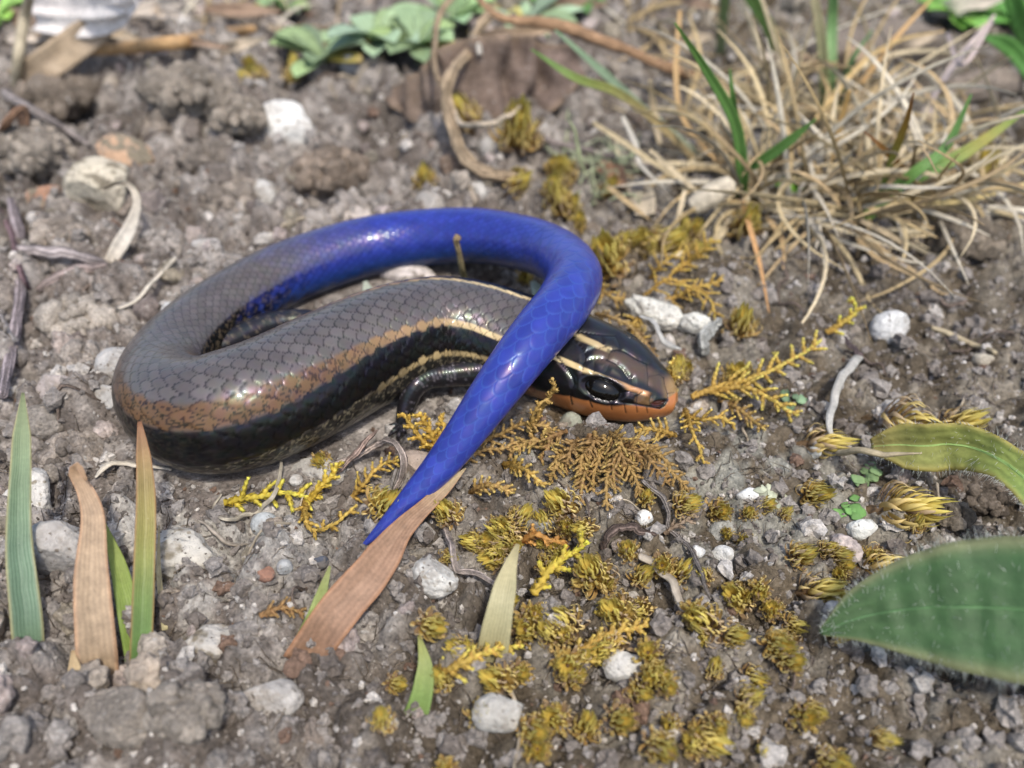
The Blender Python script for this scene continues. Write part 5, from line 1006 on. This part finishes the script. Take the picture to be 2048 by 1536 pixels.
frond('yellow green sprig lying below the belly', [(452, 1005, .6), (500, 995, 1.0), (560, 985, 1.4), (600, 990, 1.2), (625, 1000, .8)], 9, 50, col=(.46, .34, .04), tip=(.60, .56, .09), seed=19, r0=.26, ang=1.2, taper=.1)
frond('golden loop of moss beside the round bluish pebble', [(610, 1005, .8), (612, 1040, 1.2), (630, 1062, 1.0), (670, 1050, 1.2), (715, 1010, 1.0)], 9, 40, col=(.44, .28, .06), tip=(.54, .40, .10), seed=20, r0=.20)
frond('yellow sprig below the looping rootlet', [(620, 1000, .8), (645, 970, 1.8), (665, 945, 2.4), (672, 925, 3.0)], 7, 36, col=(.48, .32, .04), tip=(.60, .50, .09), seed=21, r0=.25)
frond('golden moss mat beneath the looping rootlet', [(700, 1000, .6), (730, 965, 1.2), (765, 930, 1.4), (800, 920, 1.0)], 14, 44, seed=22)
frond('yellow moss sprig with a lime tip in front of the bent twig', [(1070, 1185, .8), (1100, 1140, 1.8), (1140, 1110, 2.4), (1178, 1086, 3.0)], 6, 44, col=(.44, .31, .05), tip=(.60, .56, .07), seed=23, r0=.30, taper=.2)
frond('orange brown sprig beside the pale blade tip', [(1048, 1080, .8), (1075, 1070, 1.6), (1100, 1082, 1.6), (1132, 1084, 1.2)], 5, 34, col=(.44, .22, .06), tip=(.50, .28, .08), seed=24, r0=.24)
frond('grey brown dead sprig beside the round dull moss shoot', [(1330, 1065, .6), (1365, 1045, 1.2), (1395, 1020, 1.6)], 8, 34, col=(.26, .19, .13), tip=(.34, .26, .18), seed=25, r0=.18)
fan = [('spreading', 1080, 905), ('feathery', 1175, 920), ('golden', 1320, 905), ('thin', 1285, 985), ('tattered', 1160, 1000), ('uppermost', 1130, 930), ('darkest', 1155, 960), ('broad', 1190, 985), ('long', 1230, 975), ('hanging', 1265, 950), ('outer', 1100, 950), ('matted', 1215, 1010), ('straggling', 1300, 935), ('rusty', 1340, 960), ('inner', 1250, 925), ('ragged', 1380, 975)]
for i, (wd_, ex, ey) in enumerate(fan):
    sx_ = 1195+(ex-1195)*.45+(i*37 % 23)-11; sy_ = 862+(i*53 % 41); g2 = mix(np.array(br_c), np.array((.38, .25, .08)), (i % 4)/4)
    frond(wd_+' brown frond drooping in the moss fan below the chin', [(sx_, sy_, .8), ((sx_+ex)/2+(i*29 % 17)-8, (sy_+ey)/2-10, 1.9), ((sx_+2*ex)/3, (sy_+2*ey)/3, 1.7), (ex, ey+10, .5)], 16, 42, col=g2, tip=br_t if i % 2 else (.42, .30, .09), seed=40+i, r0=.17, droop=.7)
frond('golden frond in the front moss', [(1130, 1330, .6), (1180, 1290, 1.6), (1240, 1260, 1.6), (1300, 1250, .8)], 14, 56, seed=61, r0=.24)
frond('yellow frond across the front grit', [(860, 1350, .6), (920, 1330, 1.4), (990, 1300, 1.4), (1050, 1290, .8)], 12, 52, seed=62, r0=.24, tip=(.60, .52, .10))
frond('brown frond beside the front pale stone', [(520, 1230, .6), (560, 1215, 1.2), (610, 1230, 1.0)], 9, 40, seed=63, col=br_c, tip=br_t)
for i, (a_, b_, c_) in enumerate((((1350, 870), (1300, 860), (1235, 868)), ((1440, 800), (1480, 820), (1530, 860)), ((1010, 930), (1050, 940), (1090, 975)), ((940, 985), (985, 970), (1030, 985)), ((1330, 600), (1395, 575), (1445, 560)), ((1180, 560), (1215, 590), (1250, 600)), ((1290, 620), (1265, 655), (1290, 685)), ((1090, 905), (1070, 880), (1020, 905)))):
    frond(['low golden frond under the lip', 'golden frond creeping from the long frond to the crust', 'matted frond between tail and bristly moss shoot', 'yellow frond beside the point of the dry leaf', 'golden frond lying behind the tangled one', 'thin frond against the tail bend', 'curled frond between head and cocoon', 'short frond beside the pale lump of crust'][i], [(*a_, .6), (*b_, 1.8), (*c_, .8)], 12, 40, seed=120+i, col=[(.42, .26, .06), (.36, .22, .08)][i % 2], tip=(.54, .40, .12), r0=.2)
# thready grey green lichen behind the tail bend
t = thing('lichen_tuft', 'thready pale green lichen tangled over the moss behind the tail', 'lichen', P(1180, 340)); r = np.random.default_rng(88)
for k in range(34):
    q = P(1190+r.normal()*32, 350+r.normal()*34, .3); a = r.uniform(0, 6.28); d = np.array([math.cos(a), math.sin(a), r.uniform(.1, 1.0)]); p_ = [q]
    for _ in range(7): p_.append(p_[-1]+norm(d)*.75); d = d+r.normal(size=3)*.45-np.array([0, 0, .08])
    m = MB(); tube(m, np.array(p_), [.14, .14, .13, .12, .11, .1, .08, .04], 5, (.40, .44, .27)); 
    for z_ in range(3):
        i = r.integers(2, 7); d2 = r.normal(size=3); tube(m, np.array([p_[i], p_[i]+d2*.4, p_[i]+d2*.8+np.array([0, 0, .2])]), [.09, .07, .03], 4, (.42, .46, .30))
    m.build('thread', M['moss'], t)
strand_up = [(1140, 245, 'z', 8.5), (1152, 275, 'z', 6.5), (1160, 310, 'z', 4.5), (1168, 345, 'z', 2.2)]
m = MB(); strand(m, strand_up, (4, 7, 8, 8), (.40, .44, .25), n=24, sides=5, seed=90); m.build('thread', M['moss'], t)
# small flat green lichen lobes on the crust
r = np.random.default_rng(91)
for i, (px, py, lb) in enumerate(((1700, 1015, 'bright green lobed lichen patch beside the largest moss shoot'), (1735, 945, 'dull green lobed lichen patch above the largest moss shoot'), (1590, 800, 'grey green lichen patch under the drooping golden frond'), (1535, 990, 'pale lichen flakes beside the bright white pebble'))):
    t = thing('lichen_patch', lb, 'lichen', P(px, py), 'flat lichen patches on the crust'); c = [(.17, .34, .10), (.20, .30, .13), (.20, .30, .17), (.48, .50, .36)][i]
    for k in range(12):
        q = P(px+r.normal()*16, py+r.normal()*10, .25); V, F = rock_shape(2, 700+k, 2, .3); m = MB(); m.add(V*np.array([r.uniform(.3, .6), r.uniform(.3, .6), .12])+q, None, F, np.array(c)*r.uniform(.7, 1.25)); m.build('lobe', M['moss'], t)
